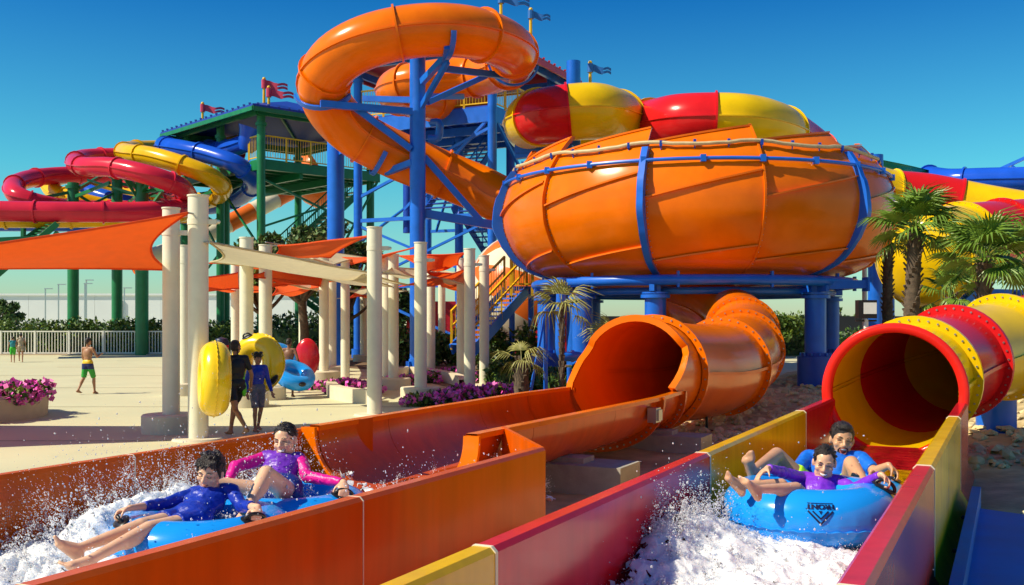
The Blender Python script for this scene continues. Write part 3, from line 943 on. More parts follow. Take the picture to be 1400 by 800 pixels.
tube_slide(bs, [P(1270, 243, 50), P(1300, 247, 48), P(1350, 246, 47), P(1420, 245, 46), P(1500, 243, 46)], .56, [SPIRAL_BLUE], 2.6, n=22, flange=.08, step=.3, fw=.04)
b = M(); b.beam(P(1366, 232, 47), P(1415, 210, 46), .14); b.beam(P(1380, 224, 47), P(1396, 236, 46.8), .1); b.build('support_arm', BLUE, bs, smooth=0)
for (px, yt, Y, r, lab) in ((1197, 212, 40, .29, 'blue column right of the bowl with its top behind the green chute'), (1216, 330, 41, .2, 'slimmer blue column just left of the thin palm trunk')):
    q = P(px, 438, Y); q.z = 0; b = M(); b.cyl(q, V(q.x, q.y, P(px, yt, Y).z), r, n=20); tag(b.build('support_column', BLUE), lab, 'column')
q = P(1182, 438, 30); q.z = 0
b = M(); b.cyl(q, V(q.x, q.y, P(1182, 345, 30).z), .07, n=12); tag(b.build('white_pole', WHITE), 'slim white pole behind the black floodlight', 'pole')
# floodlight in front of it
fl = empty('floodlight', G(1184, 465), 'black floodlight with a glass front on a white post right of the bowl', 'floodlight')
Yf = 20.0; q = P(1184, 423, Yf)
b = M(); b.cyl(V(q.x, q.y, 0), q - V(0, 0, .2), .045, n=12); b.build('post', WHITE, fl)
b = M(); b.box(q, (.36, .2, .36)); b.box(q + V(0, .14, 0), (.28, .12, .28)); b.box(q - V(0, 0, .22), (.4, .05, .04)); b.build('housing', BLACK, fl, smooth=0)
b = M(); b.box(q + V(.045, -.105, .02), (.25, .012, .22)); b.build('lens', GLASS, fl, smooth=0)
# ---------------------------------------------------------------- green tower, its slides and the blue tower
def flag(p, h, L_, m, pole_m, label, group, tails=2):
    e = empty('flag', p, label, 'flag', group)
    b = M(); b.cyl(p, p + V(0, 0, h), .07, .06, n=10); b.ell(p + V(0, 0, h), .09, n=8, m=6); b.build('flagpole', pole_m, e)
    b = M(); n = 14; hh = L_ * .30
    d = V(.96, .28, 0)
    def row(z0, z1, x0, x1):
        rows = []
        for i in range(n + 1):
            f = i / n; x = x0 + (x1 - x0) * f
            wv = .12 * L_ * math.sin(x / L_ * 8) * (x / L_)
            o = p + d * x + V(-.28, .96, 0) * wv + V(0, 0, h - .1 - .06 * x + .05 * math.sin(x / L_ * 9))
            a = o + V(0, 0, z0); c = o + V(0, 0, z1); q = V(-.28, .96, 0) * .02
            rows.append([a - q, c - q, c + q, a + q, a - q])
        b.grid(rows)
    row(-hh, 0, 0, L_ * .55)
    for k in range(tails):
        zt = -hh / tails * k
        row(zt - hh / tails * .8, zt - hh / tails * .12, L_ * .55, L_)
    b.build('cloth', m, e, smooth=60)
    b = M(); b.cyl(p + V(0, 0, h - .12 - hh), p + V(0, 0, h - .05), .13, n=10); b.build('sleeve', m, e)
    return e

def railing(root, p, q, h, m, spacing=1.3, balusters=.14, mid=None):
    d = q - p; n = max(1, int(round(d.length / spacing)))
    for k in range(n + 1):
        c = p + d * (k / n); b = M(); b.beam(c - V(0, 0, .25), c + V(0, 0, h), .09); b.build('rail_post', m, root, smooth=0)
    b = M(); b.beam(p + V(0, 0, h), q + V(0, 0, h), .07); b.build('handrail', m, root, smooth=0)
    b = M(); b.beam(p + V(0, 0, .1), q + V(0, 0, .1), .05); b.build('bottom_rail', m, root, smooth=0)
    nb = int(d.length / balusters); b = M()
    for k in range(nb):
        c = p + d * ((k + .5) / nb); b.beam(c + V(0, 0, .1), c + V(0, 0, h), .022)
    b.build('balusters', m, root, smooth=0, kind='stuff')

def stairs(root, p, q, width, side, m, mr, nst, rail=True, tread_d=.28):
    """a straight flight from p up to q; side is the unit vector across the treads"""
    for sg in (-.5, .5):
        b = M(); o = side * width * sg; b.beam(p + o - V(0, 0, .1), q + o - V(0, 0, .1), .06, .32); b.build('stringer', m, root, smooth=0)
    h = Vector((q.x - p.x, q.y - p.y, 0)).normalized()
    for k in range(nst):
        c = p + (q - p) * ((k + .5) / nst)
        b = M(); mx = Matrix((h, side, V(0, 0, 1))).transposed(); b.box(c, (tread_d, width - .08, .045), mx); b.build('tread', m, root, smooth=0)
    if rail:
        for sg in (-.5, .5):
            o = side * width * sg
            b = M(); b.beam(p + o + V(0, 0, 1.0), q + o + V(0, 0, 1.0), .06); b.beam(p + o + V(0, 0, .55), q + o + V(0, 0, .55), .045); b.build('handrail', mr, root, smooth=0)
            n = max(2, int((q - p).length / 1.2))
            for k in range(n + 1):
                c = p + (q - p) * (k / n) + o; b = M(); b.beam(c - V(0, 0, .1), c + V(0, 0, 1.0), .055); b.build('rail_post', mr, root, smooth=0)
            nb = int((q - p).length / .16); b = M()
            for k in range(nb):
                c = p + (q - p) * ((k + .5) / nb) + o; b.beam(c + V(0, 0, .06), c + V(0, 0, 1.0), .016)
            b.build('balusters', mr, root, smooth=0, kind='stuff')

def tower(name, label, near, dl, dr, ll, lr, zd, zr, zpeak, m, mdk, mroof, eave, cols_uv, rail_sides, colr=.2, deck_t=.45, mfas=None):
    """near: ground point of the nearest deck corner; dl / dr: the two deck edges that run back from it"""
    e = empty(name, near, label, 'tower')
    U = lambda u, v, z=0: near + dl * u + dr * v + V(0, 0, z)
    for (u, v, z0, z1) in cols_uv:
        b = M(); b.cyl(U(u, v, z0), U(u, v, z1), colr, n=16); b.build('column', m, e)
        if z0 == 0:
            b = M(); b.cyl(U(u, v), U(u, v, .4), colr * 1.5, n=14); b.build('column_base', m, e)
        b = M(); b.cyl(U(u, v, z1 - .75), U(u, v, z1 - .6), colr * 1.35, n=14); b.build('column_collar', m, e)
    b = M()
    b.add([U(0, 0, zd), U(ll, 0, zd), U(ll, lr, zd), U(0, lr, zd), U(0, 0, zd - .06), U(ll, 0, zd - .06), U(ll, lr, zd - .06), U(0, lr, zd - .06)],
          [(0, 3, 2, 1), (4, 5, 6, 7), (0, 1, 5, 4), (1, 2, 6, 5), (2, 3, 7, 6), (3, 0, 4, 7)])
    b.build('deck', mdk, e, smooth=0)
    for (a, c) in (((0, 0), (ll, 0)), ((0, 0), (0, lr)), ((0, lr), (ll, lr)), ((ll, 0), (ll, lr))):
        b = M(); b.beam(U(*a, zd - deck_t / 2 - .07), U(*c, zd - deck_t / 2 - .07), .16, deck_t); b.build('edge_beam', m, e, smooth=0)
    for k in range(1, 9):
        f = k / 9
        b = M(); b.beam(U(ll * f, 0.1, zd - .25), U(ll * f, lr - .1, zd - .25), .12, .3); b.build('joist', mdk, e, smooth=0)
    for f in (.33, .66):
        b = M(); b.beam(U(0.1, lr * f, zd - .6), U(ll - .1, lr * f, zd - .6), .18, .36); b.build('girder', m, e, smooth=0)
    for (a, c) in rail_sides:
        railing(e, U(*a, zd), U(*c, zd), 1.15, YRAIL)
    # hip roof
    ev = eave
    c0, c1, c2, c3 = U(-ev, -ev, zr), U(ll + ev, -ev, zr), U(ll + ev, lr + ev, zr), U(-ev, lr + ev, zr)
    long = ll >= lr
    if long: p0, p1 = U(lr / 2, lr / 2, zpeak), U(ll - lr / 2, lr / 2, zpeak)
    else: p0, p1 = U(ll / 2, ll / 2, zpeak), U(ll / 2, lr - ll / 2, zpeak)
    th = V(0, 0, .10)
    b = M()
    vs = [c0, c1, c2, c3, p0, p1]; fs = [(0, 1, 5, 4), (1, 2, 5), (2, 3, 4, 5), (3, 0, 4)] if long else [(0, 1, 4), (1, 2, 5, 4), (2, 3, 5), (3, 0, 4, 5)]
    b.add([v + th for v in vs], fs); b.add(vs, [f[::-1] for f in fs])
    b.add([c0, c1, c2, c3, c0 + th, c1 + th, c2 + th, c3 + th], [(0, 1, 5, 4), (1, 2, 6, 5), (2, 3, 7, 6), (3, 0, 4, 7)])
    b.build('roof', mroof, e, smooth=0)
    for a, c in ((c0, c1), (c0, c3), (c1, c2), (c3, c2)):
        b = M(); b.beam(a - V(0, 0, .12), c - V(0, 0, .12), .10, .2); b.build('fascia', mfas or m, e, smooth=0)
        i = .86; ctr = (c0 + c2) / 2
        b = M(); b.beam(ctr.lerp(a, i) - V(0, 0, .1), ctr.lerp(c, i) - V(0, 0, .1), .16, .3); b.build('eave_beam', m, e, smooth=0)
        nr = int((c - a).length / .55); b = M()
        for k in range(nr):
            q = a.lerp(c, (k + .5) / nr); b.box(q + V(0, 0, .14), (.10, .10, .07))
        b.build('roof_ribs', mroof, e, smooth=0, kind='stuff')
    for c in (c0, c1, c2, c3):
        tgt = p0 if (c - p0).length < (c - p1).length else p1
        b = M(); b.beam(c - V(0, 0, .06), tgt - V(0, 0, .12), .1, .14); b.build('hip_rafter', m, e, smooth=0)
    for k in range(1, 6):
        f = k / 6
        for (a, c) in ((c0, c1), (c0, c3)):
            q = a.lerp(c, f); tgt = p0.lerp(p1, f)
            b = M(); b.beam(q - V(0, 0, .06), q.lerp(tgt, .6) - V(0, 0, .1), .06, .1); b.build('rafter', m, e, smooth=0)
    return e, U

GDL, GDR = V(-.68, .733, 0), V(.733, .68, 0)
gnear = P(357, 438, 50) - V(0, 0, EYE)
gtower, GU = tower('slide_tower', 'green steel slide tower with a blue hipped roof and yellow railings', gnear, GDL, GDR, 8.2, 7.0, 9.55, 11.85, 13.3, GREEN, GREEN, ROOF_BLUE, 1.0,
                   [(0, 0, 0, 11.9), (8.2, 0, 0, 11.9), (4.6, .2, 0, 11.9), (.5, 6.8, 0, 11.9), (8.2, 7, 0, 11.9)], [((0, 0), (0, 7)), ((0, 0), (1.2, 0)), ((8.2, .1), (8.2, 7))], colr=.21)
for (a, c, w_) in (((0, 0, 6.2), (0, 6.8, 8.6), .1), ((0, 6.8, 6.2), (0, 0, 8.6), .1), ((0, 0, 5.3), (0, 6.8, 5.3), .14), ((0, 0, 5.0), (4.6, .2, 5.0), .14), ((0, 0, 5.1), (4.6, .2, 8.6), .09), ((4.6, .2, 5.1), (8.2, 0, 8.9), .09),
                   ((0, 6.8, 3.0), (0, 0, 5.2), .09), ((0, 7.0, 9.2), (.2, 4.0, 4.2), .1), ((0, 0, 3.2), (0, 6.8, 3.2), .1), ((8.2, 0, 3.0), (4.6, .2, 5.2), .09)):
    b = M(); b.beam(GU(*a), GU(*c), w_); b.build('brace', GREEN, gtower, smooth=0)
for (a, z) in (((.3, 7.0), 9.3), ((.3, 3.5), 9.0)):
    pass
gst = empty('stair_flight', GU(2, 4), 'dark green stairs zigzagging up inside the green tower', 'stairs')
stairs(gst, GU(1.2, 1.6, 4.6), GU(1.2, 6.2, 8.6), 1.2, GDL, GREEN, GREEN, 18)
stairs(gst, GU(2.8, 6.2, 1.8), GU(2.8, 1.6, 4.6), 1.2, GDL, GREEN, GREEN, 15)
stairs(gst, GU(1.2, 3.0, .3), GU(1.2, 7.2, 2.8), 1.2, GDL, GREEN, YRAIL, 12)
# flags on the green roof
FRED = mat('red flag fibreglass', (0.50, 0.03, 0.075), rough=0.45)
flag(P(277, 168, 55.5), 1.05, 1.15, FRED, YRAIL, 'red two tailed flag alone above the left end of the green tower roof', 'flags on the towers')
flag(P(361, 144, 50.5), 1.3, 1.15, FRED, YRAIL, 'left and higher of the two red flags at the green roof corner', 'flags on the towers')
flag(P(367.5, 146, 50), 0.95, 1.2, FRED, YRAIL, 'right and lower of the two red flags at the green roof corner', 'flags on the towers')

# spiral slides on the left
def supports(name_lab, cols, root_name='slide_support'):
    e = empty(root_name, cols[0][0], name_lab, 'support frame')
    return e
sr = empty('spiral_slide', P(130, 438, 50) - V(0, 0, 1.65), 'raspberry red tube slide spiralling in wide loops at left', 'tube slide', 'spiral tube slides')
tube_slide(sr, [P(*p) for p in [(326, 208, 57), (285, 212, 58), (240, 213, 57), (170, 214, 55), (118, 216, 53), (103, 223, 50.5), (118, 228, 48.5), (155, 229, 47.5), (205, 240, 46.8), (240, 252, 47.4), (254, 263, 49), (248, 268, 51), (215, 258, 54), (150, 240, 56.5), (80, 240, 55), (35, 246, 52.5), (18, 257, 50.2), (28, 270, 49), (60, 280, 49.5), (120, 286, 53), (190, 286, 55), (240, 284, 54), (262, 281, 51), (235, 287, 48), (180, 290, 46.5), (100, 290, 45.5), (0, 289, 45), (-110, 288, 44.5)]], .46, [SPIRAL_RED], 2.9, n=18, flange=.07, step=.28, fw=.04)
sy = empty('spiral_slide', P(240, 438, 53) - V(0, 0, 1.65), 'yellow tube slide spiralling between the red and the blue one at left', 'tube slide', 'spiral tube slides')
tube_slide(sy, [P(*p) for p in [(336, 194, 56), (290, 202, 58), (235, 203, 58), (188, 204, 55.5), (170, 207, 53), (182, 210, 51), (210, 214, 50), (250, 226, 49.4), (285, 240, 49.6), (302, 254, 51), (300, 266, 53), (280, 274, 55), (220, 272, 57), (140, 250, 59), (95, 240, 58), (68, 250, 56), (74, 262, 55), (100, 272, 54), (150, 284, 54.5), (215, 288, 55), (252, 287, 53), (240, 292, 49), (150, 297, 47.5), (0, 298, 46.5), (-110, 298, 46)]], .46, [SPIRAL_YELLOW], 2.7, n=18, flange=.07, step=.28, fw=.04)
sb_ = empty('spiral_slide', P(300, 438, 54) - V(0, 0, 1.65), 'blue tube slide spiralling beside the green tower at left', 'tube slide', 'spiral tube slides')
tube_slide(sb_, [P(*p) for p in [(341, 194, 51.5), (318, 202, 52.5), (285, 204, 56), (250, 202, 58), (228, 199, 56), (226, 200, 53.5), (250, 204, 52), (290, 213, 51), (325, 226, 50.6), (344, 242, 51.5), (343, 257, 53.5), (322, 272, 55.5), (285, 282, 57), (215, 276, 59), (150, 258, 61), (112, 250, 60), (120, 262, 58), (170, 277, 57), (240, 287, 57), (258, 291, 54), (220, 296, 50), (120, 303, 49), (0, 303, 48), (-110, 303, 47.5)]], .46, [SPIRAL_BLUE], 2.7, n=18, flange=.07, step=.28, fw=.04)
b = M(); b.lathe([(.30, 0), (.46, .25), (.62, .9), (.74, 1.1)], P(336, 207, 51.3), n=18, mx=Matrix(((1, 0, .35), (0, 1, 0), (-.35, 0, 1)))); b.build('entry_flare', SPIRAL_BLUE, sb_, smooth=60)
# their green columns and brackets
for (px, Y, yt, lab, arms) in (
    (100, 51, 250, 'green column under the red loop, leftmost of the green columns', [((100, 262, 51), (60, 270, 50), .12), ((100, 262, 51), (140, 240, 55), .12), ((100, 270, 51), (150, 250, 49), .12), ((100, 310, 51), (70, 300, 46.5), .14)]),
    (160, 53.5, 236, 'green column under the middle of the red loops, second from left', [((160, 250, 53.5), (215, 262, 54), .12), ((160, 246, 53.5), (130, 230, 48), .12), ((160, 310, 53.5), (120, 300, 47), .14), ((160, 262, 53.5), (250, 272, 52), .12)]),
    (194, 48.5, 240, 'thick green column in front of the red loops, third from left', [((194, 262, 48.5), (160, 236, 47.8), .14), ((194, 262, 48.5), (236, 258, 47.6), .14), ((194, 262, 48.5), (205, 248, 47), .14), ((194, 300, 48.5), (225, 258, 50), .12), ((194, 310, 48.5), (240, 275, 52), .12), ((194, 280, 48.5), (168, 240, 48), .1)]),
    (254, 54, 262, 'green column behind the tall cream post, fourth from left', [((254, 278, 54), (290, 262, 52), .12), ((254, 276, 54), (215, 262, 54), .12)]),
    (307, 54, 218, 'green column between the yellow and blue spirals, fifth from left', [((307, 228, 54), (268, 210, 51), .14), ((307, 224, 54), (272, 208, 51), .14), ((307, 240, 54), (340, 250, 53), .12), ((307, 245, 54), (300, 262, 53), .12)])):
    q = P(px, 438, Y); q.z = 0; zt = P(px, yt, Y).z
    e = empty('slide_column', q, lab, 'column', 'green columns under the spiral slides')
    b = M(); b.cyl(q, V(q.x, q.y, zt), .27 if px != 194 else .30, n=18); b.build('shaft', GREEN, e)
    b = M(); b.cyl(V(q.x, q.y, zt - .3), V(q.x, q.y, zt - .15), .36, n=16); b.build('collar', GREEN, e)
    for (p0, p1, wd) in arms:
        b = M(); b.beam(P(*p0), P(*p1), wd, wd * 1.3); b.build('arm', GREEN, e, smooth=0)
_gb = empty('slide_bracing', P(190, 438, 50) - V(0, 0, 1.65), 'green diagonal struts linking the columns under the spiral slides', 'bracing')
for (p0, p1, wd) in (((100, 292, 51), (160, 262, 53.5), .11), ((160, 290, 53.5), (194, 262, 48.5), .11), ((194, 300, 48.5), (254, 280, 54), .11), ((160, 300, 53.5), (100, 262, 51), .11), ((194, 268, 48.5), (120, 246, 50), .10), ((194, 272, 48.5), (250, 246, 50), .10),
                     ((254, 300, 54), (307, 268, 54), .11), ((254, 278, 54), (307, 312, 54), .11), ((307, 262, 54), (352, 244, 52), .10), ((194, 288, 48.5), (262, 300, 50), .10), ((194, 292, 48.5), (232, 330, 54), .12), ((270, 320, 55), (307, 292, 54), .10)):
    b = M(); b.beam(P(*p0), P(*p1), wd); b.build('strut', GREEN, _gb, smooth=0)
# striped chute behind the green tower
STR_O = gel('stripe orange gelcoat', (0.80, 0.16, 0.02)); 
ch = empty('striped_slide', P(300, 438, 62) - V(0, 0, 1.65), 'orange and white striped slide sweeping down behind the green tower', 'slide')
tube_slide(ch, [P(*p) for p in [(404, 258, 66), (385, 268, 65), (355, 284, 64), (320, 302, 63), (280, 322, 62), (235, 342, 61), (180, 362, 60)]], .55, [STR_O, WHITEGEL], 1.9, n=16, flange=.03, step=.3, seam=False)
b = M(); b.lathe([(.1, .0), (.9, .1), (1.5, .5), (1.9, 1.2), (2.0, 1.9)], P(406, 262, 66), n=18, mx=Matrix(((.5, 0, .87), (0, 1, 0), (-.87, 0, .5)))); b.build('hood', STR_O, ch, smooth=60)
# green stair at the far left
gl = empty('stair_flight', P(40, 438, 46) - V(0, 0, 1.65), 'dark green stair and stringers sloping down at the far left edge', 'stairs')
for (a, c) in (((78, 306, 45), (-30, 398, 43)), ((62, 308, 47), (-30, 372, 45.5)), ((66, 326, 45), (-30, 330, 44)), ((60, 332, 45), (-30, 340, 44)), ((80, 318, 45), (66, 335, 45)), ((8, 330, 45), (-4, 356, 44.5)), ((32, 312, 46), (32, 330, 46))):
    b = M(); b.beam(P(*a), P(*c), .13, .26); b.build('stringer', GREEN, gl, smooth=0)
for k in range(22):
    f = k / 22; b = M(); p0 = P(78, 306, 45).lerp(P(-30, 398, 43), f); p1 = P(62, 308, 47).lerp(P(-30, 394, 45), f); b.beam(p0, p1, .26, .05); b.build('tread', GREEN, gl, smooth=0)

# ---- blue tower
BDL, BDR = V(-.9, .436, 0), V(.436, .9, 0)
bnear = P(673, 438, 42) - V(0, 0, EYE)
btower, BU = tower('slide_tower', 'blue steel slide tower with a red hipped roof and yellow railings', bnear, BDL, BDR, 6.6, 6.0, 10.5, 12.75, 14.0, BLUE, BLUE_DK, ROOF_RED, 1.1,
                   [(0, 0, 0, 12.8), (6.6, 0, 0, 12.8), (6.6, 6, 0, 12.8), (0, 6, 0, 12.8), (3.2, 3, 0, 10)], [((0, 0), (6.6, 0)), ((0, 0), (0, 6))], colr=.19, deck_t=.62, mfas=ROOF_RED)
for (a, c, w_) in (((.1, 0, 10), (4.2, 0, 6.4), .11), ((6.4, 0, 10), (3.3, .2, 8.0), .11), ((0, .2, 10), (0, 3, 8), .11), ((0, 0, 6.0), (6.6, 0, 6.0), .16), ((0, 0, 5.8), (6.6, 0, 3.2), .1), ((6.6, 0, 5.8), (0, 0, 3.2), .1),
                   ((6.6, 0, 5), (6.6, 6, 8), .1), ((0, 0, 3.1), (6.6, 0, 3.1), .13), ((6.6, 0, 2.9), (0, 0, .3), .1), ((0, 6, 6), (6.6, 6, 6), .14), ((0, 6, 5.8), (6.6, 6, 3.2), .1), ((0, 0, 6), (0, 6, 6), .14), ((3.2, 3, 9), (6, 5.8, 6), .1), ((6.6, 0, 7), (0, 0, 9.6), .12)):
    b = M(); b.beam(BU(*a), BU(*c), w_); b.build('brace', BLUE, btower, smooth=0)
for (u, v, z0, z1) in ((1.5, 4.8, 0, 10), (4.8, 1.2, 5.5, 10)):
    b = M(); b.cyl(BU(u, v, z0), BU(u, v, z1), .2, n=12); b.build('column', BLUE_DK, btower)
bst = empty('stair_flight', BU(2, 4), 'blue stairs zigzagging beneath the blue tower deck', 'stairs')
stairs(bst, BU(3.0, .8, 6.4), BU(3.0, 5.2, 10.2), 1.4, BDL, BLUE_DK, BLUE, 18)
stairs(bst, BU(1.3, 5.2, 3.4), BU(1.3, .8, 6.4), 1.4, BDL, BLUE_DK, BLUE, 15)
b = M(); b.sweep(spline([P(590, 168, 40.3), P(600, 168, 40.2), P(601, 180, 40.2), P(598, 189, 40.2), P(585, 190, 40.2)], .1), .16, n=12); b.build('drain_pipe', BLUE, btower, smooth=60)
FBLUE = mat('blue flag fibreglass', (0.02, 0.13, 0.42), rough=0.45)
flag(BU(-.6, -.4, 13.2), 1.75, 1.25, FBLUE, YRAIL, 'blue two tailed flag above the orange loop, topmost of the blue flags', 'flags on the towers')
flag(BU(-1.0, 1.6, 13.0), 1.7, .9, FBLUE, YRAIL, 'small blue flag just behind the right end of the orange loop', 'flags on the towers')
flag(P(807, 116, 44), .95, 1.0, FBLUE, YRAIL, 'blue two tailed flag right of the tall blue column', 'flags on the towers')
# blue walkway flight with yellow railings below the bowl
bs2 = empty('stair_flight', P(660, 438, 30) - V(0, 0, 1.65), 'blue stair flight with bright yellow railings left of the bowl', 'stairs')
p0, p1 = P(632, 474, 29.0), P(705, 394, 31.5)
sd = (V(.82, -.57, 0)).normalized()
stairs(bs2, p0, p1, 1.25, V(.55, -.835, 0).normalized(), BLUE, YRAIL, 13)
lp = p1 + V(.5, .25, 0); b = M(); b.box(lp, (1.5, 1.6, .08)); b.build('landing', BLUE, bs2, smooth=0)
railing(bs2, P(699, 393, 30.6), P(728, 393, 30.6), 1.0, YRAIL, spacing=.6)
railing(bs2, P(700, 393, 32.4), P(728, 393, 32.4), 1.0, YRAIL, spacing=.6)
for px in (700, 726):
    q = P(px, 438, 31.4); q.z = 0; b = M(); b.cyl(q, V(q.x, q.y, 2.6), .09, n=10); b.build('leg', BLUE, bs2)
# striped dome behind
sdm = empty('striped_dome', P(685, 438, 40) - V(0, 0, 1.65), 'orange and cream striped dome showing between the posts and the bowl', 'dome')
dc = P(722, 408, 40); 
for k in range(10):
    a0, a1 = 2 * PI * k / 10, 2 * PI * (k + 1) / 10
    b = M(); rows = []
    for i in range(5):
        a = a0 + (a1 - a0) * i / 4
        rows.append([dc + V(2.6 * math.cos(th) ** .9 * math.cos(a), 2.6 * math.cos(th) ** .9 * math.sin(a), 2.5 * math.sin(th)) if th < 1.56 else dc + V(0, 0, 2.5) for th in [1.57 * j / 10 for j in range(11)]])
    b.grid(rows)
    # lean the dome to the left so that its stripes run across
    rot = Matrix.Rotation(R_(-62), 3, V(0, 1, 0)) @ Matrix.Rotation(R_(15), 3, V(1, 0, 0))
    b.v = [dc + rot @ (v - dc) for v in b.v]
    b.build('dome_gore', STR_O if k % 2 else WHITEGEL, sdm, smooth=60)
q = V(dc.x, dc.y + .6, 0); b = M(); b.cyl(q, dc, .16, n=12); b.build('stand', BLUE, sdm)
# far red hoarding behind the stairs
rw = empty('red_hoarding', P(620, 438, 46) - V(0, 0, 1.65), 'long red hoarding far behind the posts and blue stairs', 'hoarding')
for k in range(10):
    a = P(556 + k * 26, 438, 46); b = M(); b.box(V(a.x + .42, 46, 1.25), (.84, .08, 2.5)); b.build('panel', ROOF_RED, rw, smooth=0)
# dark slatted screen wall far right, warehouse, far fence
dkm = mat('dark screen wall', (0.012, 0.013, 0.018), rough=0.7)
dk = empty('screen_wall', V(14, 62, 0), 'long dark screen wall behind the hedge at right', 'wall')
for k in range(16):
    b = M(); b.box(V(-4 + k * 3.02, 62, .95), (3.0, .2, 1.9)); b.build('panel', dkm, dk, smooth=0)
WH = mat('white cladding', (0.72, 0.74, 0.72), rough=0.6, var=0.03, vscale=.3)
wh = empty('warehouse', V(-66, 150, 0), 'long low white warehouse on the horizon at left', 'warehouse')
for k in range(7):
    x0 = -80 + k * 8.6; b = M(); b.box(V(x0 + 4.3, 148, 2.45), (8.57, 30, 4.9)); b.build('wall_bay', WH, wh, smooth=0)
b = M(); b.box(V(-50, 148, 5.0), (61, 30.4, .25)); b.build('roof_edge', WH, wh, smooth=0)
b = M()
for x in (-72.5, -50.5, -28): b.cyl(V(x, 132.9, 1), V(x, 132.9, 4.2), .12, n=8)
b.build('downpipe', STEEL, wh)
b = M(); b.box(V(-84, 120, 2.6), (14, 10, 5.2)); tag(b.build('white_shed', WHITE), 'whiter shed at the left end of the warehouse', 'shed')
for i, px in enumerate((62, 80, 118, 170, 116)):
    q = P(px, 438, 128 - i); b = M(); b.cyl(V(q.x, q.y, 0), V(q.x, q.y, 5.6 + (i % 3) * .5), .09, n=6); b.box(V(q.x + .4, q.y, 5.6 + (i % 3) * .5), (1.0, .2, .12))
    tag(b.build('street_lamp', STEEL), ['tallest thin street lamp over the left half of the warehouse', 'second thin street lamp from the left over the warehouse', 'thin street lamp over the warehouse between the two green columns', 'thin street lamp over the warehouse just right of the second green column', 'thin street lamp over the warehouse right beside the first green column'][i], 'street lamp', 'street lamps behind the warehouse')
# white fence of upright bars
fe = empty('bar_fence', P(100, 438, 48) - V(0, 0, 1.65), 'low white metal fence of upright bars along the hedge', 'fence')
fx0, fx1, fy = -27.5, -14.6, 48.6
for k in range(10):
    x = fx0 + 1.62 * k; b = M(); b.box(V(x, fy, .58), (.09, .09, 1.16)); b.build('fence_post', WHITE, fe, smooth=0)
for z in (1.12, .10):
    b = M(); b.box(V((fx0 + fx1) / 2, fy, z), (fx1 - fx0 + .4, .05, .06)); b.build('rail', WHITE, fe, smooth=0)
b = M(); n = int((fx1 - fx0) / .14)
for k in range(n): b.box(V(fx0 + .14 * k + .07, fy, .6), (.032, .03, 1.0))
b.build('bars', WHITE, fe, smooth=0, kind='stuff')
kb = M(); kb.box(V(-21, 48.6, .02), (16, .5, .06)); structure(kb.build('kerb', PLANTERM, smooth=0))

# ---------------------------------------------------------------- posts and shade sails
post_spec = [
    (271, 14.15, .138, 0, 'tall cream post nearest the camera, rising from a flat disc behind the yellow ring'),
    (234, 15.1, .125, 1, 'cream post on a round plinth, left beside the nearest post and under the orange sail'),
    (253, 22.6, .13, 1, 'cream post half hidden behind the two nearest posts'),
    (337, 19.6, .13, 1, 'cream post directly behind the girl in the black wetsuit'),
    (363, 21.4, .135, 1, 'cream post on a plinth behind the boy in the blue rash shirt'),
    (322, 30.0, .13, 1, 'cream post farther back, showing between the girl and the far man'),
    (414, 43, .17, 1, 'far cream post with a small notice on it, left of the blue column'),
    (268, 40, .15, 1, 'far cream post with a notice, close behind the nearest post'),
    (443, 26.5, .125, 2, 'cream post on a plinth beside the red board, left one of two touching posts'),
    (454, 31, .13, 1, 'cream post right against the plinth post beside the red board, farther back'),
    (472, 28.5, .125, 0, 'cream post standing in the pink flowers in front of the blue column'),
    (497, 41, .14, 1, 'far cream post on a plinth left of the second tallest post'),
    (512, 17.8, .13, 0, 'tall cream post in the middle, second nearest of all the posts'),
    (529, 26.3, .13, 0, 'cream post just left of the post on the broad round plinth'),
    (538, 24.6, .125, 1, 'cream post on a broad round plinth with flowers behind'),
    (575, 21.2, .13, 1, 'cream post on a low plinth in front of the tall blue column'),
    (589, 30, .13, 0, 'cream post right of the tall blue column, among dark shrubs'),
    (604, 42, .15, 0, 'far cream post in front of the foot of the blue stairs'),
    (631, 27, .13, 0, 'cream post touching the left side of a taller one before the blue stairs'),
    (642, 23.6, .13, 0, 'tall cream post before the blue stairs, standing in pink flowers'),
    (662, 26, .125, 0, 'rightmost cream post of the grove, next to the green shrubs')]
PH = 3.25
posts = []
for (px, Y, r, ped, lab) in post_spec:
    q = P(px, 438, Y); q.z = 0
    e = empty('shade_post', q, lab, 'post', 'cream posts carrying the shade sails')
    h = PH + .04 * math.sin(px) + (.08 if px == 271 else 0)
    b = M(); b.cyl(q + V(0, 0, .01), q + V(0, 0, h), r, n=28); b.build('shaft', POSTM, e, smooth=40)
    b = M(); b.cyl(q + V(0, 0, h), q + V(0, 0, h + .02), r + .012, n=28); b.build('cap', POSTM, e, smooth=40)
    if ped:
        b = M(); hh = .27 if ped == 1 else .34; rr = .42
        b.lathe([(.001, hh), (rr - .02, hh), (rr, hh - .02), (rr, .0)], q, n=32); b.build('plinth', PLINTH, e, smooth=40)
    else:
        b = M(); b.lathe([(.001, .03), (.34, .03), (.36, .0)], q, n=32); b.build('base_disc', PLINTH, e, smooth=40)
    if Y < 32:                                          # clamp and shackle near the top
        b = M(); z = h - .35
        b.cyl(q + V(0, 0, z - .04), q + V(0, 0, z + .04), r + .008, n=20); b.beam(q + V(r, 0, z), q + V(r + .12, 0, z), .05, .07); b.ell(q + V(r + .14, 0, z), .03, n=8, m=6)
        b.build('shackle', POSTM, e)
    if px in (414, 268):
        b = M(); z = EYE - (400 - 438) / 1400 * Y; b.box(q + V(0, -r - .01, 1.75), (.24, .015, .34)); b.build('notice', mat('blue notice', (.25, .42, .55), rough=.5, var=.5, vscale=9), e, smooth=0)
    posts.append((q, h))

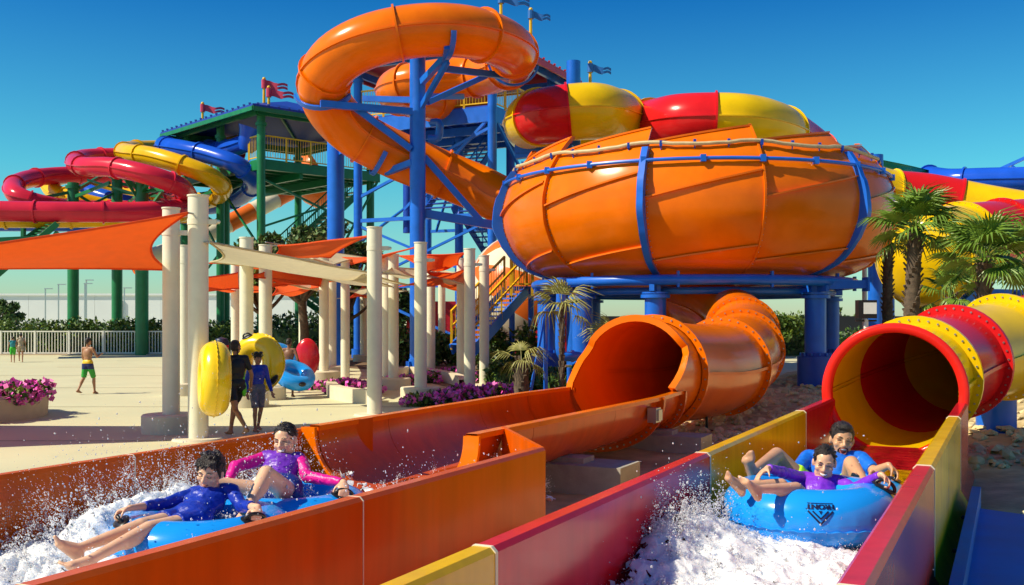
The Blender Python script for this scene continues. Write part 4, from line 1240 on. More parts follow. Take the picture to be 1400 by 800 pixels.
def sail(c, m, lab, sag=.25, n=14, edge=.12):
    """a hypar of cloth between corners (3 or 4), its edges drawn in"""
    c = [Vector(p) for p in c]
    if len(c) == 3: c = [c[0], c[1], c[2], c[2].lerp(c[0], .02)]
    ctr = sum(c, Vector()) / 4
    b = M(); rows = []
    for i in range(n + 1):
        u = i / n; row = []
        for j in range(n + 1):
            v = j / n
            uu = u + (.5 - u) * edge * 4 * v * (1 - v); vv = v + (.5 - v) * edge * 4 * u * (1 - u)
            p = c[0] * (1 - uu) * (1 - vv) + c[1] * uu * (1 - vv) + c[2] * uu * vv + c[3] * (1 - uu) * vv
            p = p - V(0, 0, sag * 16 * u * (1 - u) * v * (1 - v) * .5)
            p.z += .018 * math.sin(9 * u + 5 * v) * (1 - abs(2 * v - 1))
            row.append(p)
        rows.append(row)
    b.grid(rows)
    o0 = len(b.v)
    e = empty('shade_sail', ctr, lab, 'shade sail', 'shade sails over the plaza')
    b.build('cloth', m, e, smooth=80)
    b = M()
    for row in (rows[0], rows[-1], [r[0] for r in rows], [r[-1] for r in rows]):
        if (row[0] - row[-1]).length > .3: b.sweep(row, .018, n=5)
    b.build('hem', m, e, smooth=60)
    b = M()
    for p in c[:4]:
        q, h = min(posts, key=lambda t: (t[0] - Vector((p.x, p.y, 0))).length)
        d = V(q.x, q.y, p.z) - p
        if .05 < d.length < 1.2: b.cyl(p, p + d, .014, n=6)
    if b.v: b.build('cable', STEEL, e)
    return e
sail([P(257, 291, 13.9), P(232, 369, 15.2), P(-390, 366, 15.4), P(-400, 396, 12.2)], SAIL_O, 'largest orange shade sail stretching off the left edge from the nearest post', sag=.22)  # unseen left corners drawn far out to throw shadow streaks across the plaza
sail([P(286, 331, 14.0), P(288, 358, 19), P(560, 390, 23.5), P(502, 372, 18.2)], SAIL_C, 'long cream shade sail in front, from the nearest post to the middle post', sag=.32)
sail([P(286, 360, 22.0), P(345, 360, 20.5), P(430, 366, 26), P(378, 354, 27)], SAIL_O, 'orange shade sail half hidden under the long cream one', sag=.3)
sail([P(502, 323, 18.1), P(452, 352, 21), P(372, 352, 22.5), P(380, 336, 21.5)], SAIL_O, 'narrow orange shade sail rising to the top of the middle post', sag=.25)
sail([P(374, 333, 21.8), P(420, 338, 31), P(500, 352, 32), P(450, 365, 24)], SAIL_C, 'cream shade sail glimpsed behind the narrow orange one', sag=.25)
sail([P(250, 382, 23), P(330, 372, 30.5), P(336, 394, 31), P(258, 402, 24)], SAIL_O, 'low orange shade sail just right of the nearest post', sag=.3)
sail([P(338, 378, 20), P(368, 366, 21.8), P(468, 372, 28.6), P(440, 392, 26.6)], SAIL_O, 'broad orange shade sail hanging between the middle posts', sag=.3)
sail([P(372, 404, 28), P(438, 392, 27), P(434, 384, 33), P(376, 392, 36)], SAIL_O, 'lowest orange shade sail above the boy with the blue tube', sag=.5)
sail([P(374, 386, 23), P(434, 398, 27), P(470, 390, 36), P(410, 376, 36)], SAIL_C, 'cream shade sail low above the red board', sag=.35)
sail([P(568, 338, 21.3), P(522, 352, 27), P(455, 352, 31), P(480, 362, 29)], SAIL_O, 'orange shade sail running left from the post before the tall blue column', sag=.25)
sail([P(518, 374, 18.3), P(535, 366, 24.8), P(590, 366, 30), P(568, 380, 21.6)], SAIL_C, 'cream shade sail right of the middle post', sag=.3)
sail([P(546, 350, 24.9), P(583, 372, 21.6), P(626, 362, 27), P(636, 346, 24)], SAIL_O, 'orange shade sail spread between the right hand posts', sag=.45)
sail([P(546, 392, 26), P(582, 386, 21.5), P(644, 366, 24), P(634, 372, 30)], SAIL_O, 'lower orange shade sail between the right hand posts', sag=.4)
sail([P(582, 378, 21.8), P(600, 368, 31), P(634, 374, 27.3), P(640, 390, 23.8)], SAIL_C, 'small cream shade sail at the right hand posts', sag=.4)
sail([P(472, 398, 29), P(512, 392, 34), P(560, 398, 40), P(500, 404, 41)], SAIL_C, 'cream shade sail farthest back behind the middle post', sag=.4)
sail([P(477, 408, 31), P(498, 388, 41), P(530, 392, 41), P(512, 404, 34)], SAIL_O, 'small orange shade sail farthest back behind the middle post', sag=.4)
sail([P(382, 338, 23), P(500, 376, 18.6), P(536, 392, 24), P(440, 384, 27)], SAIL_C, 'wide cream shade sail crossing behind the long front one', sag=.4)
sail([P(350, 352, 21.6), P(450, 372, 26.6), P(470, 384, 29), P(372, 392, 23)], SAIL_O, 'orange shade sail between the plinth posts above the yellow rings', sag=.45)
sail([P(255, 392, 22.7), P(322, 398, 30), P(412, 396, 42), P(300, 384, 40)], SAIL_O, 'orange shade sail far back left of the tree trunk', sag=.4)
sail([P(584, 372, 21.6), P(604, 392, 41), P(640, 400, 40), P(632, 372, 27)], SAIL_O, 'orange shade sail far back before the blue stairs', sag=.4)
# ---------------------------------------------------------------- planting
def flowers(root, boxes, n, leaf_n, seed, size=.045, cols=(PETAL, PETAL2)):
    """boxes: (centre, radii) mounds"""
    c = [q[0] for q in boxes]; r = [q[1] for q in boxes]
    quads('foliage', leaf_cloud(c, r, leaf_n, size * 1.3, seed, shell=.4), [LEAF_A, LEAF_C, LEAF_B], root, 'stuff')
    r2 = [(a * 1.05, b_ * 1.05, c_ * 1.08) for a, b_, c_ in r]
    co = leaf_cloud(c, r2, n, size, seed + 1, aspect=.8, shell=.9)
    cz = co.reshape(-1, 4, 3); keep = cz[:, :, 2].mean(1) > min(q[0][2] for q in boxes) - .04
    quads('blossom', cz[keep].reshape(-1, 3), list(cols), root, 'stuff')

# round planter at the left edge
pc = V(-9.75, 17.35, 0)
pl = empty('round_planter', pc, 'low rounded planter wall at the left edge full of purple flowers', 'planter')
b = M(); b.lathe([(1.72, 0), (1.74, .36), (1.70, .41), (1.54, .41), (1.50, .37), (1.50, .25), (.01, .25)], pc, n=64); b.build('wall', PLANTERM, pl, smooth=40)
fb = empty('flower_bed', pc + V(0, 0, .25), 'purple petunias overflowing the round planter at left', 'flowers')
rg = random.Random(2)
mounds = []
for _ in range(46):
    a, r = rg.uniform(0, 6.28), 1.55 * math.sqrt(rg.random()); mounds.append((pc + V(r * math.cos(a), r * math.sin(a), .38 + rg.uniform(-.04, .07)), (.34, .34, .13)))
mounds += [(pc + V(1.62 * math.cos(R_(a)), 1.62 * math.sin(R_(a)), .42), (.22, .22, .2)) for a in (-60, -38, -20, -5, 20)]
mounds.append((pc + V(1.66 * math.cos(R_(-42)), 1.66 * math.sin(R_(-42)), .30), (.14, .14, .18)))
flowers(fb, mounds, 5200, 7000, 11, .05)

def bed(pts, lab, seed, n=1500, h=.22, w=.38, extra=None, kerb=True):
    ctr = G(*pts[len(pts) // 2])
    e = empty('flower_bed', ctr, lab, 'flowers', 'flower beds among the posts')
    ms = []; r = random.Random(seed)
    for i in range(len(pts) - 1):
        a, c = G(*pts[i]), G(*pts[i + 1]); k = max(2, int((c - a).length / .3))
        for j in range(k):
            p = a.lerp(c, j / k) + V(r.uniform(-.2, .2), r.uniform(-.3, .3), h * .55)
            ms.append((p, (w * r.uniform(.6, 1), w * r.uniform(.6, 1), h * r.uniform(.7, 1.3))))
    flowers(e, ms, n, int(n * 1.8), seed, .055)
    return e
bed([(585, 556), (615, 552), (640, 546), (672, 542), (704, 539)], 'pink bougainvillea bed along the orange flume at the right hand posts', 21, 1500, .16, .45)
bed([(456, 532), (476, 540), (498, 541), (504, 536)], 'pink flower mound at the corner left of the middle post', 22, 1200, .17, .45)
bed([(520, 528), (548, 530), (556, 524)], 'pink flowers round the broad plinth', 23, 700, .14, .4)
bed([(575, 524), (600, 520), (625, 517), (640, 522)], 'pink flower strip behind the post in front of the tall blue column', 24, 900, .15, .45)
bed([(430, 518), (412, 530), (424, 535)], 'small pink flower clump at the foot of the red board', 25, 400, .13, .3)
# low cream kerb walls
for (pts, lab) in (([(452, 538), (462, 546), (500, 552), (506, 548)], 'low cream kerb round the pink mound left of the middle post'), ([(530, 520), (560, 514), (600, 520), (628, 528), (634, 536)], 'low cream kerb curving behind the right hand posts')):
    b = M(); pp = spline([G(*p) for p in pts], .25); rows = []
    for p, (s, t, u) in zip(pp, level_frames(pp)):
        rows.append([p - s * .11, p - s * .11 + V(0, 0, .28), p + s * .11 + V(0, 0, .28), p + s * .11, p - s * .11])
    b.grid(rows); tag(b.build('planter_kerb', PLINTH, smooth=30), lab, 'kerb')

def bush(p, r, lab, seed, n=1500, size=.09, mats=(LEAF_A, LEAF_B, LEAF_C), group=None, name='shrub', stems=True):
    e = empty(name, p, lab, 'shrub', group)
    rr = random.Random(seed); cl, rd = [], []
    for _ in range(9):
        d = V(rr.uniform(-1, 1), rr.uniform(-1, 1), rr.uniform(.0, 1)); cl.append(p + V(d.x * r[0] * .6, d.y * r[1] * .6, .2 * r[2] + d.z * r[2] * .75)); f = rr.uniform(.32, .55); rd.append((r[0] * f, r[1] * f, r[2] * f))
    quads('foliage', leaf_cloud(cl, rd, n, size, seed, shell=.35), list(mats), e, 'stuff')
    b = M()
    for c in cl[:6]: b.cyl(p, c, .025, .012, n=5)
    b.build('stems', BARK, e)
    return e
shr = [(700, 512, (1.0, .7, 1.2), 'leafy bush in front of the blue stairs, tallest of its row'), (738, 516, (.9, .7, .75), 'low dark bush beside the bowl column at left'), (664, 505, (.8, .8, .9), 'bush behind the rightmost cream post'),
       (612, 500, (.8, .8, 1.1), 'dark shrub between the tall blue column and the stairs'), (556, 503, (1.2, .8, 1.2), 'dark shrub left of the base of the tall blue column'), (640, 495, (1.0, .9, 1.3), 'shrub at the foot of the yellow stair railing'),
       (770, 530, (.7, .6, .45), 'low bush close behind the rim of the orange flume'), (726, 535, (.6, .5, .4), 'small tufted bush right of the pink flowers'), (690, 528, (.6, .5, .5), 'light green bush between the pink flowers and the stairs')]
for i, (px, py, r, lab) in enumerate(shr):
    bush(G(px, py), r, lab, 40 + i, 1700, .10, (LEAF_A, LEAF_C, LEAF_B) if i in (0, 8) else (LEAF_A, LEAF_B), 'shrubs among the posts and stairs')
# grass-like tufts
tf = []
rgn = np.random.default_rng(8)
for (px, py) in ((700, 520), (712, 530), (745, 528), (760, 535), (735, 522), (690, 535), (770, 524)):
    p = G(px, py)
    for k in range(70):
        a = rgn.uniform(0, 6.28); l = rgn.uniform(.2, .5); o = p + V(rgn.uniform(-.35, .35), rgn.uniform(-.35, .35), 0)
        d = V(math.cos(a), math.sin(a), 0); s = V(-d.y, d.x, 0) * .012
        tf += [tuple(o - s), tuple(o + s), tuple(o + d * l * .5 + V(0, 0, l) + s * .3), tuple(o + d * l * .5 + V(0, 0, l) - s * .3)]
quads('strappy_leaves', np.array(tf), [LEAF_A, LEAF_C], None, 'stuff')

def tree(p, h, crown, lab, seed, n=6000, size=.12, mats=(OLIVE, LEAF_A, LEAF_B), cat='tree', tr=.16, group=None, name='leafy_tree', trunk_h=.45):
    e = empty(name, p, lab, cat, group)
    rr = random.Random(seed)
    b = M(); top = p + V(0, 0, h * trunk_h)
    b.sweep(spline([p, p + V(.1, .05, h * .2), top], .3), [tr * (1 - .5 * i / 40) for i in range(len(spline([p, p + V(.1, .05, h * .2), top], .3)))], n=9)
    cl, rd = [], []
    for k in range(15):
        a = 2 * PI * k / 15 + rr.uniform(-.4, .4); q = rr.uniform(.2, .95)
        c = p + V(crown[0] * q * math.cos(a), crown[1] * q * math.sin(a), h * trunk_h + (h * (1 - trunk_h)) * rr.uniform(.2, .88))
        cl.append(c); f = rr.uniform(.22, .40); rd.append((crown[0] * f, crown[1] * f, crown[0] * f * .7))
        mid = top.lerp(c, .5) + V(0, 0, -.2); pts = spline([top - V(0, 0, .15), mid, c], .3)
        b.sweep(pts, [tr * .5 * (1 - .8 * i / len(pts)) + .012 for i in range(len(pts))], n=6)
    b.build('trunk', BARK, e, smooth=60)
    quads('crown', leaf_cloud(cl, rd, n, size, seed, shell=.25), list(mats), e, 'stuff')
    return e
tree(P(412, 438, 36) - V(0, 0, EYE), 5.7, (1.9, 1.8), 'grey green tree rising behind the shade sails, below the green tower', 61, 11000, .10, trunk_h=.42)
tree(P(360, 438, 40) - V(0, 0, EYE), 5.0, (1.4, 1.4), 'brighter green tree left of the grey green one behind the sails', 62, 4500, .11, (LEAF_C, LEAF_A), trunk_h=.4)
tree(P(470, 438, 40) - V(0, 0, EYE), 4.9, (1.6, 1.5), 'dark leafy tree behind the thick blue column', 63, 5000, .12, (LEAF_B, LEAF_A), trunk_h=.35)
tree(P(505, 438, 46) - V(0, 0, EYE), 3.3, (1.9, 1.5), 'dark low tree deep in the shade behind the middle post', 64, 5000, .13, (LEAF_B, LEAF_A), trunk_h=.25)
tree(P(8, 438, 75) - V(0, 0, EYE), 3.2, (1.4, 1.5), 'small round tree before the warehouse at the left edge', 65, 4000, .13, (LEAF_A, LEAF_B), trunk_h=.3)
tree(P(1160, 438, 75) - V(0, 0, EYE), 2.7, (.9, .9), 'small tree peeping over the dark wall at right', 66, 1800, .12, (LEAF_C, LEAF_A), trunk_h=.3)
# hedges
def hedge(x0, x1, y, d, h, lab, seed, n, mats, size=.11):
    e = empty('hedge', V((x0 + x1) / 2, y, 0), lab, 'hedge')
    rr = random.Random(seed); cl, rd = [], []; k = int((x1 - x0) / .8)
    for i in range(k):
        for z in (.3, .62, .82):
            cl.append(V(x0 + (x1 - x0) * (i + rr.uniform(.2, .8)) / k, y + rr.uniform(-d, d) * .5, h * z * rr.uniform(.9, 1.08))); rd.append((.75, d * .7, h * .26))
    quads('foliage', leaf_cloud(cl, rd, n, size, seed, shell=.4), list(mats), e, 'stuff')
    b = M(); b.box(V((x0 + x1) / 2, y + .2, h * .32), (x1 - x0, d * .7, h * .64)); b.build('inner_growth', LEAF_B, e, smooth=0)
hedge(-31, -13.5, 50.8, 1.3, 1.62, 'clipped green hedge behind the white bar fence', 71, 16000, (LEAF_A, LEAF_C, LEAF_A, LEAF_B), .10)
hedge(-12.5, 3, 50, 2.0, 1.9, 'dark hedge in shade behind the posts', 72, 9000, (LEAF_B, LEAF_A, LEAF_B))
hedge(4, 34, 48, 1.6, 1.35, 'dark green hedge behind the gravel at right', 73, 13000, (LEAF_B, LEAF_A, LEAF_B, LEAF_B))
bush(P(1085, 466, 47) * 1, (1.6, 1.0, 1.0), 'brighter bush in front of the dark hedge at right', 80, 1600, .1, (LEAF_A, LEAF_C), None)

# ---------------------------------------------------------------- fan palms
def fan_mesh(name, seed, nl=23, R_leaf=.56, pet=.5, droop=.35, width=.024, m=PALMG, spread=200, fold=.25):
    """one leaf: a bare stalk along +X and pleated leaflets round its end"""
    rr = random.Random(seed); b = M()
    b.sweep([V(0, 0, 0), V(pet * .5, 0, .05), V(pet, 0, .03)], [.016, .012, .009], n=5)
    o = V(pet, 0, .03)
    for k in range(nl):
        a = R_(-spread / 2 + spread * k / (nl - 1)) + rr.uniform(-.03, .03)
        l = R_leaf * (.72 + .28 * math.cos(a)) * rr.uniform(.9, 1.08)
        d = V(math.cos(a), math.sin(a), 0); s = V(-d.y, d.x, 0)
        dz = droop * rr.uniform(.6, 1.4)
        def pt(f): return o + d * l * f + V(0, 0, fold * .12 * l * math.sin(f * 3) - dz * l * max(0, f - .45) ** 2 * 2.4)
        w0 = [.006, width, width * .8, .003]
        prev = None
        for f, w_ in zip((0.02, .45, .72, 1.0), w0):
            c = pt(f); row = [c - s * w_ + V(0, 0, .35 * w_), c - V(0, 0, .3 * w_), c + s * w_ + V(0, 0, .35 * w_)]
            if prev: b.grid([prev, row])
            prev = row
    return b.mesh(name, m, smooth=0)
FANS = [fan_mesh('frond', s, m=PALMG, droop=dr) for s, dr in ((1, .25), (2, .5), (3, .8))]
FANS_Y = [fan_mesh('frond', s, m=PALMY, droop=dr, R_leaf=.75, nl=17, width=.026, spread=170) for s, dr in ((4, .7), (5, 1.2))]
def palm(p, h, n, lab, seed, size=1.0, fans=FANS, tr=.14, lean=0.0, droopy=.0, group='fan palms', up=(-.55, 1.35)):
    e = empty('fan_palm', p, lab, 'palm', group)
    rr = random.Random(seed)
    top = p + V(lean, 0, h)
    b = M(); path = spline([p, p + V(lean * .3, .03, h * .5), top], .12)
    b.sweep(path, [tr * (1.15 - .3 * i / len(path)) * (1 + .13 * (i % 2)) for i in range(len(path))], n=10)
    for i, q in enumerate(path[1:]):                    # old leaf bases
        for k in range(3):
            a = i * 2.4 + k * 2.1; d = V(math.cos(a), math.sin(a), 0)
            b.beam(q + d * tr * .8, q + d * tr * 1.35 + V(0, 0, .11), .05, .03)
    b.build('trunk', BARK, e, smooth=50)
    for k in range(n):
        f = FANS_Y[k % 2] if fans is FANS_Y else rr.choice(fans)
        o = bpy.data.objects.new('frond', f); COL.objects.link(o); o.parent = e
        az = k * 2.39996 + rr.uniform(-.2, .2); el = up[0] + (up[1] - up[0]) * (k / max(1, n - 1)) ** .9 + rr.uniform(-.12, .12)
        o.location = top - p + V(0, 0, .02 * k / n)
        o.rotation_euler = Euler((rr.uniform(-.4, .4), -el, az), 'XYZ')
        s = size * rr.uniform(.85, 1.12); o.scale = (s, s, s)
    return e
palm(P(1245, 438, 21) - V(0, 0, EYE), 3.45, 26, 'tall fan palm with dark trunk in front of the yellow tube at right', 1, 1.0, tr=.15, lean=.1)
palm(P(1346, 438, 19.5) - V(0, 0, EYE), 2.75, 28, 'bushy fan palm before the red and yellow funnel at right', 2, 1.02, tr=.14)
palm(P(1214, 438, 27) - V(0, 0, EYE), 3.7, 16, 'thinner fan palm right behind the edge of the bowl', 3, .9, tr=.13)
palm(P(1412, 438, 21) - V(0, 0, EYE), 2.8, 18, 'fan palm cut off by the right edge', 4, 1.0)
palm(P(1300, 438, 24) - V(0, 0, EYE), 2.2, 12, 'low dark fan palm half hidden between two taller palms', 5, .9)
palm(P(768, 438, 20.2) - V(0, 0, EYE), 1.85, 8, 'young fan palm with long drooping yellow green leaves beside the blue pipe', 6, .68, FANS_Y, tr=.04, up=(-.5, 1.3))
palm(P(835, 438, 20.5) - V(0, 0, EYE), 1.15, 6, 'young fan palm with upright fans behind the flume mouth', 7, .62, FANS_Y, tr=.05, up=(.7, 1.4))
palm(P(713, 438, 19.8) - V(0, 0, EYE), .85, 7, 'small wilting palm on a dark stump behind the orange flume', 8, .46, FANS_Y, tr=.13, up=(-.5, .9))
# ---------------------------------------------------------------- people
def skin(name, c, wet=False):
    return mat(name, c, rough=0.32 if wet else .48, spec=.45, sss=.2, var=.10, vscale=11, bump=.05, bscale=120, rvar=.06)
SK_LIGHT = skin('light wet skin', (0.72, 0.39, 0.23), True)
SK_FAIR = skin('fair wet skin', (0.76, 0.45, 0.28), True)
SK_TAN = skin('tan wet skin', (0.60, 0.31, 0.165), True)
SK_BROWN = skin('brown skin', (0.36, 0.17, 0.085))
SK_DARK = skin('deep brown skin', (0.20, 0.09, 0.05))
HAIR = mat('dark hair', (0.020, 0.012, 0.009), rough=.34, var=.5, vscale=40, bump=.6, bscale=160)
HAIRB = mat('brown black hair', (0.022, 0.013, 0.009), rough=.30, var=.5, vscale=40, bump=.6, bscale=160)
EYEW = mat('eye white', (.75, .72, .68), rough=.2)
DARKM = mat('dark mouth', (.10, .012, .012), rough=.4)
LIP = mat('lip', (.42, .13, .10), rough=.35)
TEETH = mat('teeth', (.82, .78, .68), rough=.25)
BEARD = mat('short beard', (.035, .022, .016), rough=.8, var=.4, vscale=60)
def cloth(name, c, **k):
    return mat(name, c, rough=k.pop('rough', .42), spec=.4, var=.14, vscale=18, bump=.45, bscale=22, **k)

def remesh(b, name, m, parent, voxel, smooth=4, kind=None, wrinkle=0.0, seed=0):
    me = b.mesh('tmp', m, smooth=0, off=ORIGIN.get(parent.name, Vector()))
    t = bpy.data.objects.new('tmp', me); COL.objects.link(t)
    r = t.modifiers.new('r', 'REMESH'); r.mode = 'VOXEL'; r.voxel_size = voxel; r.use_smooth_shade = True
    s = t.modifiers.new('s', 'SMOOTH'); s.factor = .5; s.iterations = smooth
    dg = bpy.context.evaluated_depsgraph_get(); dg.update()
    out = bpy.data.meshes.new_from_object(t.evaluated_get(dg))
    bpy.data.objects.remove(t); bpy.data.meshes.remove(me)
    out.name = name
    if wrinkle:
        n = len(out.vertices); co = np.empty(n * 3, np.float32); no = np.empty(n * 3, np.float32)
        out.vertices.foreach_get('co', co); out.vertices.foreach_get('normal', no)
        co = co.reshape(-1, 3); no = no.reshape(-1, 3)
        w_ = np.array([noise.noise(Vector(c) * 26 + Vector((seed, 0, 0))) + .5 * noise.noise(Vector((c[0] * 20, c[1] * 20, c[2] * 60))) for c in co.tolist()], np.float32)
        out.vertices.foreach_set('co', (co + no * (wrinkle * w_)[:, None]).ravel()); out.update()
    out.materials.clear(); out.materials.append(m)
    out.polygons.foreach_set('use_smooth', [True] * len(out.polygons))
    o = bpy.data.objects.new(name, out); COL.objects.link(o); o.parent = parent; ORIGIN[o.name] = ORIGIN.get(parent.name, Vector())
    if kind: o['kind'] = kind
    return o

def capsule(b, p0, r0, p1, r1, ends=(1, 1), n=14):
    b.cyl(p0, p1, r0, r1, n=n)
    if ends[0]: b.ell(p0, r0, n=n, m=8)
    if ends[1]: b.ell(p1, r1, n=n, m=8)

def cone_part(b, p0, r0, p1, r1, f0, f1, inf, n=16, ends=(0, 0)):
    a, c = p0.lerp(p1, f0), p0.lerp(p1, f1)
    capsule(b, a, r0 + (r1 - r0) * f0 + inf, c, r0 + (r1 - r0) * f1 + inf, ends, n)

def ortho(d, ref):
    d = d.normalized(); r = (ref - d * ref.dot(d))
    if r.length < 1e-4: r = d.orthogonal()
    return d, r.normalized()

def hand(b, w, d, n, k, thumb, curl):
    """wrist w, d towards the fingers, n the way the palm faces, thumb = side of the thumb (unit), curl in radians a joint"""
    d, n = ortho(d, n); s = d.cross(n).normalized()
    if s.dot(thumb) < 0: s = -s                         # s runs to the thumb side
    mx = Matrix((s, d, n)).transposed()
    b.ell(w + d * .045 * k, (.040 * k, .056 * k, .019 * k), mx, n=12, m=8)
    b.ell(w + d * .070 * k, (.042 * k, .030 * k, .015 * k), mx, n=12, m=8)
    for i, (off, ln) in enumerate(((.030, .92), (.010, 1.0), (-.011, .94), (-.030, .76))):
        p = w + s * off * k + d * .088 * k; cu = curl * (1 + .06 * i); a = cu * .7 + .08
        for seg, (l, r) in enumerate(((.040, .0095), (.027, .0088), (.021, .0078))):
            dd = d * math.cos(a) + n * math.sin(a); q = p + dd * l * ln * k
            capsule(b, p, r * k, q, (r - .0008) * k, n=8); p = q; a += cu
    p = w + s * .030 * k + d * .022 * k
    a = .35
    for l, r in ((.040, .0125), (.030, .011), (.024, .0095)):
        dd = (d * .75 + s * .75 * math.cos(a) + n * math.sin(a) * .9).normalized(); q = p + dd * l * k
        capsule(b, p, r * k, q, (r - .001) * k, n=8); p = q; a += .45 + curl * .3

def foot(b, a, f, dn, k, inner):
    """ankle a, f towards the toes, dn towards the sole"""
    f, dn = ortho(f, dn); s = f.cross(dn).normalized()
    if s.dot(inner) < 0: s = -s
    heel = a - f * .045 * k + dn * .045 * k
    capsule(b, a, .036 * k, heel, .032 * k); ball = a + f * .115 * k + dn * .058 * k
    capsule(b, a + f * .015 * k + dn * .012 * k, .036 * k, ball, .028 * k)
    capsule(b, heel, .030 * k, ball - s * .012 * k, .026 * k)
    capsule(b, ball + s * .018 * k, .024 * k, ball - s * .028 * k, .020 * k)
    for i in range(5):
        o = ball + s * (.034 - .0165 * i) * k + f * (.018 - .006 * abs(i - .8)) * k
        l = (.042, .040, .035, .030, .024)[i] * k; r = (.0145, .0100, .0095, .0090, .0088)[i] * k
        capsule(b, o, r, o + f * l - dn * .004 * k, r * .9, n=8)

def head(b, root, c, face, roll, k, hair, features=True, mouth='smile', beard=False, skinm=None, brow=True, eyes='open'):
    """c: middle of the head, face: where it looks"""
    f = face.normalized(); up = V(0, 0, 1); r = f.cross(up).normalized(); up = r.cross(f).normalized()
    R = Matrix.Rotation(roll, 3, f); r = R @ r; up = R @ up
    mx = Matrix((r, f, up)).transposed()
    T = lambda x, y, z: c + mx @ V(x * k, y * k, z * k)
    E = lambda bb, p, rad, n=14, m=10: bb.ell(T(*p), tuple(q * k for q in rad), mx, n=n, m=m)
    E(b, (0, -.012, .032), (.073, .092, .083), 24, 16)
    E(b, (0, .016, -.035), (.060, .068, .072), 20, 14)
    E(b, (0, .052, -.088), (.027, .024, .022))
    for sx in (-1, 1):
        E(b, (sx * .040, .052, -.022), (.026, .026, .024)); E(b, (sx * .046, .018, -.068), (.018, .035, .026))
        E(b, (sx * .076, -.008, -.004), (.011, .021, .033)); E(b, (sx * .031, .070, .022), (.026, .016, .011))
    capsule(b, T(0, .078, .018), .009 * k, T(0, .103, -.024), .0125 * k); E(b, (0.011, .093, -.028), (.009, .010, .008)); E(b, (-.011, .093, -.028), (.009, .010, .008))
    if mouth in ('smile', 'laugh'):
        E(b, (0, .077, -.048), (.026, .014, .012))
    if not features: 
        pass
    else:
        for sx in (-1, 1):
            if eyes == 'open':
                q = M(); E(q, (sx * .031, .0755, .0045), (.0135, .0085, .0075)); q.build('eye', EYEW, root)
                q = M(); E(q, (sx * .031, .0825, .0042), (.0062, .0035, .0062)); q.build('iris', HAIR, root)
                q = M(); q.sweep([T(sx * .017, .081, .007), T(sx * .031, .0855, .0135), T(sx * .046, .077, .007)], .0025 * k, n=6); q.build('lash', HAIR, root)
            else:
                q = M(); q.sweep([T(sx * .017, .082, .004), T(sx * .031, .0855, .0075 if eyes == 'squint' else .0), T(sx * .046, .078, .003)], .0024 * k, n=6); q.build('closed_eye', HAIR, root)
            if brow:
                q = M(); q.sweep([T(sx * .014, .086, .026), T(sx * .030, .087, .033), T(sx * .050, .072, .026)], [.0028 * k, .0032 * k, .0016 * k], n=6); q.build('eyebrow', HAIR, root)
        if mouth == 'laugh':
            q = M(); E(q, (0, .078, -.064), (.022, .016, .021)); q.build('open_mouth', DARKM, root)
            q = M(); E(q, (0, .089, -.0525), (.018, .0065, .0065)); q.build('teeth', TEETH, root)
            q = M(); q.sweep([T(-.024, .080, -.058), T(-.012, .093, -.046), T(0, .096, -.045), T(.012, .093, -.046), T(.024, .080, -.058)], .0042 * k, n=6)
            q.sweep([T(-.024, .080, -.060), T(-.014, .087, -.082), T(0, .091, -.088), T(.014, .087, -.082), T(.024, .080, -.060)], .0046 * k, n=6); q.build('lips', LIP, root)
        elif mouth == 'grin':
            q = M(); q.sweep([T(-.024, .073, -.050), T(-.012, .083, -.058), T(0, .086, -.060), T(.012, .083, -.058), T(.024, .073, -.050)], [.004 * k, .0095 * k, .0105 * k, .0095 * k, .004 * k], n=8); q.build('teeth', TEETH, root)
            q = M(); q.sweep([T(-.026, .072, -.047), T(-.012, .085, -.0515), T(0, .089, -.052), T(.012, .085, -.0515), T(.026, .072, -.047)], .0038 * k, n=6)
            q.sweep([T(-.027, .072, -.052), T(-.013, .084, -.070), T(0, .087, -.074), T(.013, .084, -.070), T(.027, .072, -.052)], .0045 * k, n=6); q.build('lips', LIP, root)
        else:
            q = M(); q.sweep([T(-.022, .074, -.052), T(-.01, .083, -.058), T(0, .086, -.059), T(.01, .083, -.058), T(.022, .074, -.052)], .0052 * k, n=6); q.build('lips', LIP, root)
        if beard:
            q = M(); E(q, (0, .044, -.086), (.046, .038, .034), 18, 12)
            for sx in (-1, 1): E(q, (sx * .048, .010, -.060), (.0185, .034, .040)); E(q, (sx * .058, -.002, -.015), (.012, .016, .035))
            q.sweep([T(-.036, .066, -.066), T(-.026, .080, -.046), T(0, .091, -.040), T(.026, .080, -.046), T(.036, .066, -.066)], .0065 * k, n=6)
            remesh(q, 'beard', BEARD, root, .006 * k, 2, wrinkle=.0015)
    hb = M()
    if hair == 'short':
        E(hb, (0, -.021, .048), (.0805, .094, .085), 22, 16); E(hb, (0, -.060, .0), (.066, .050, .060)); E(hb, (0, .040, .096), (.058, .040, .030))
        for sx in (-1, 1): E(hb, (sx * .062, .000, .040), (.018, .034, .045))
    elif hair == 'wet_fringe':
        E(hb, (0, -.024, .046), (.080, .093, .084), 22, 16); E(hb, (0, -.060, -.010), (.070, .050, .065))
        for i, x in enumerate((-.062, -.045, -.028, -.010, .008, .026, .044, .060)):
            capsule(hb, T(x * .9, .055, .098), .017 * k, T(x * 1.15 + .006, .094 - abs(x) * .45, .046 + .012 * (i % 3)), .004 * k, n=8)
        for sx in (-1, 1):
            for j in range(3): capsule(hb, T(sx * .066, .02 - .03 * j, .06), .018 * k, T(sx * .078, .022 - .03 * j, -.012 - .008 * j), .008 * k, n=8)
        for j in range(9):
            a = j * 2.4; capsule(hb, T(.040 * math.cos(a), -.02 + .045 * math.sin(a), .116), .018 * k, T(.060 * math.cos(a) + .01, -.02 + .07 * math.sin(a), .116 - .01 * (j % 2)), .010 * k, n=6)
    elif hair in ('back', 'bun', 'braid'):
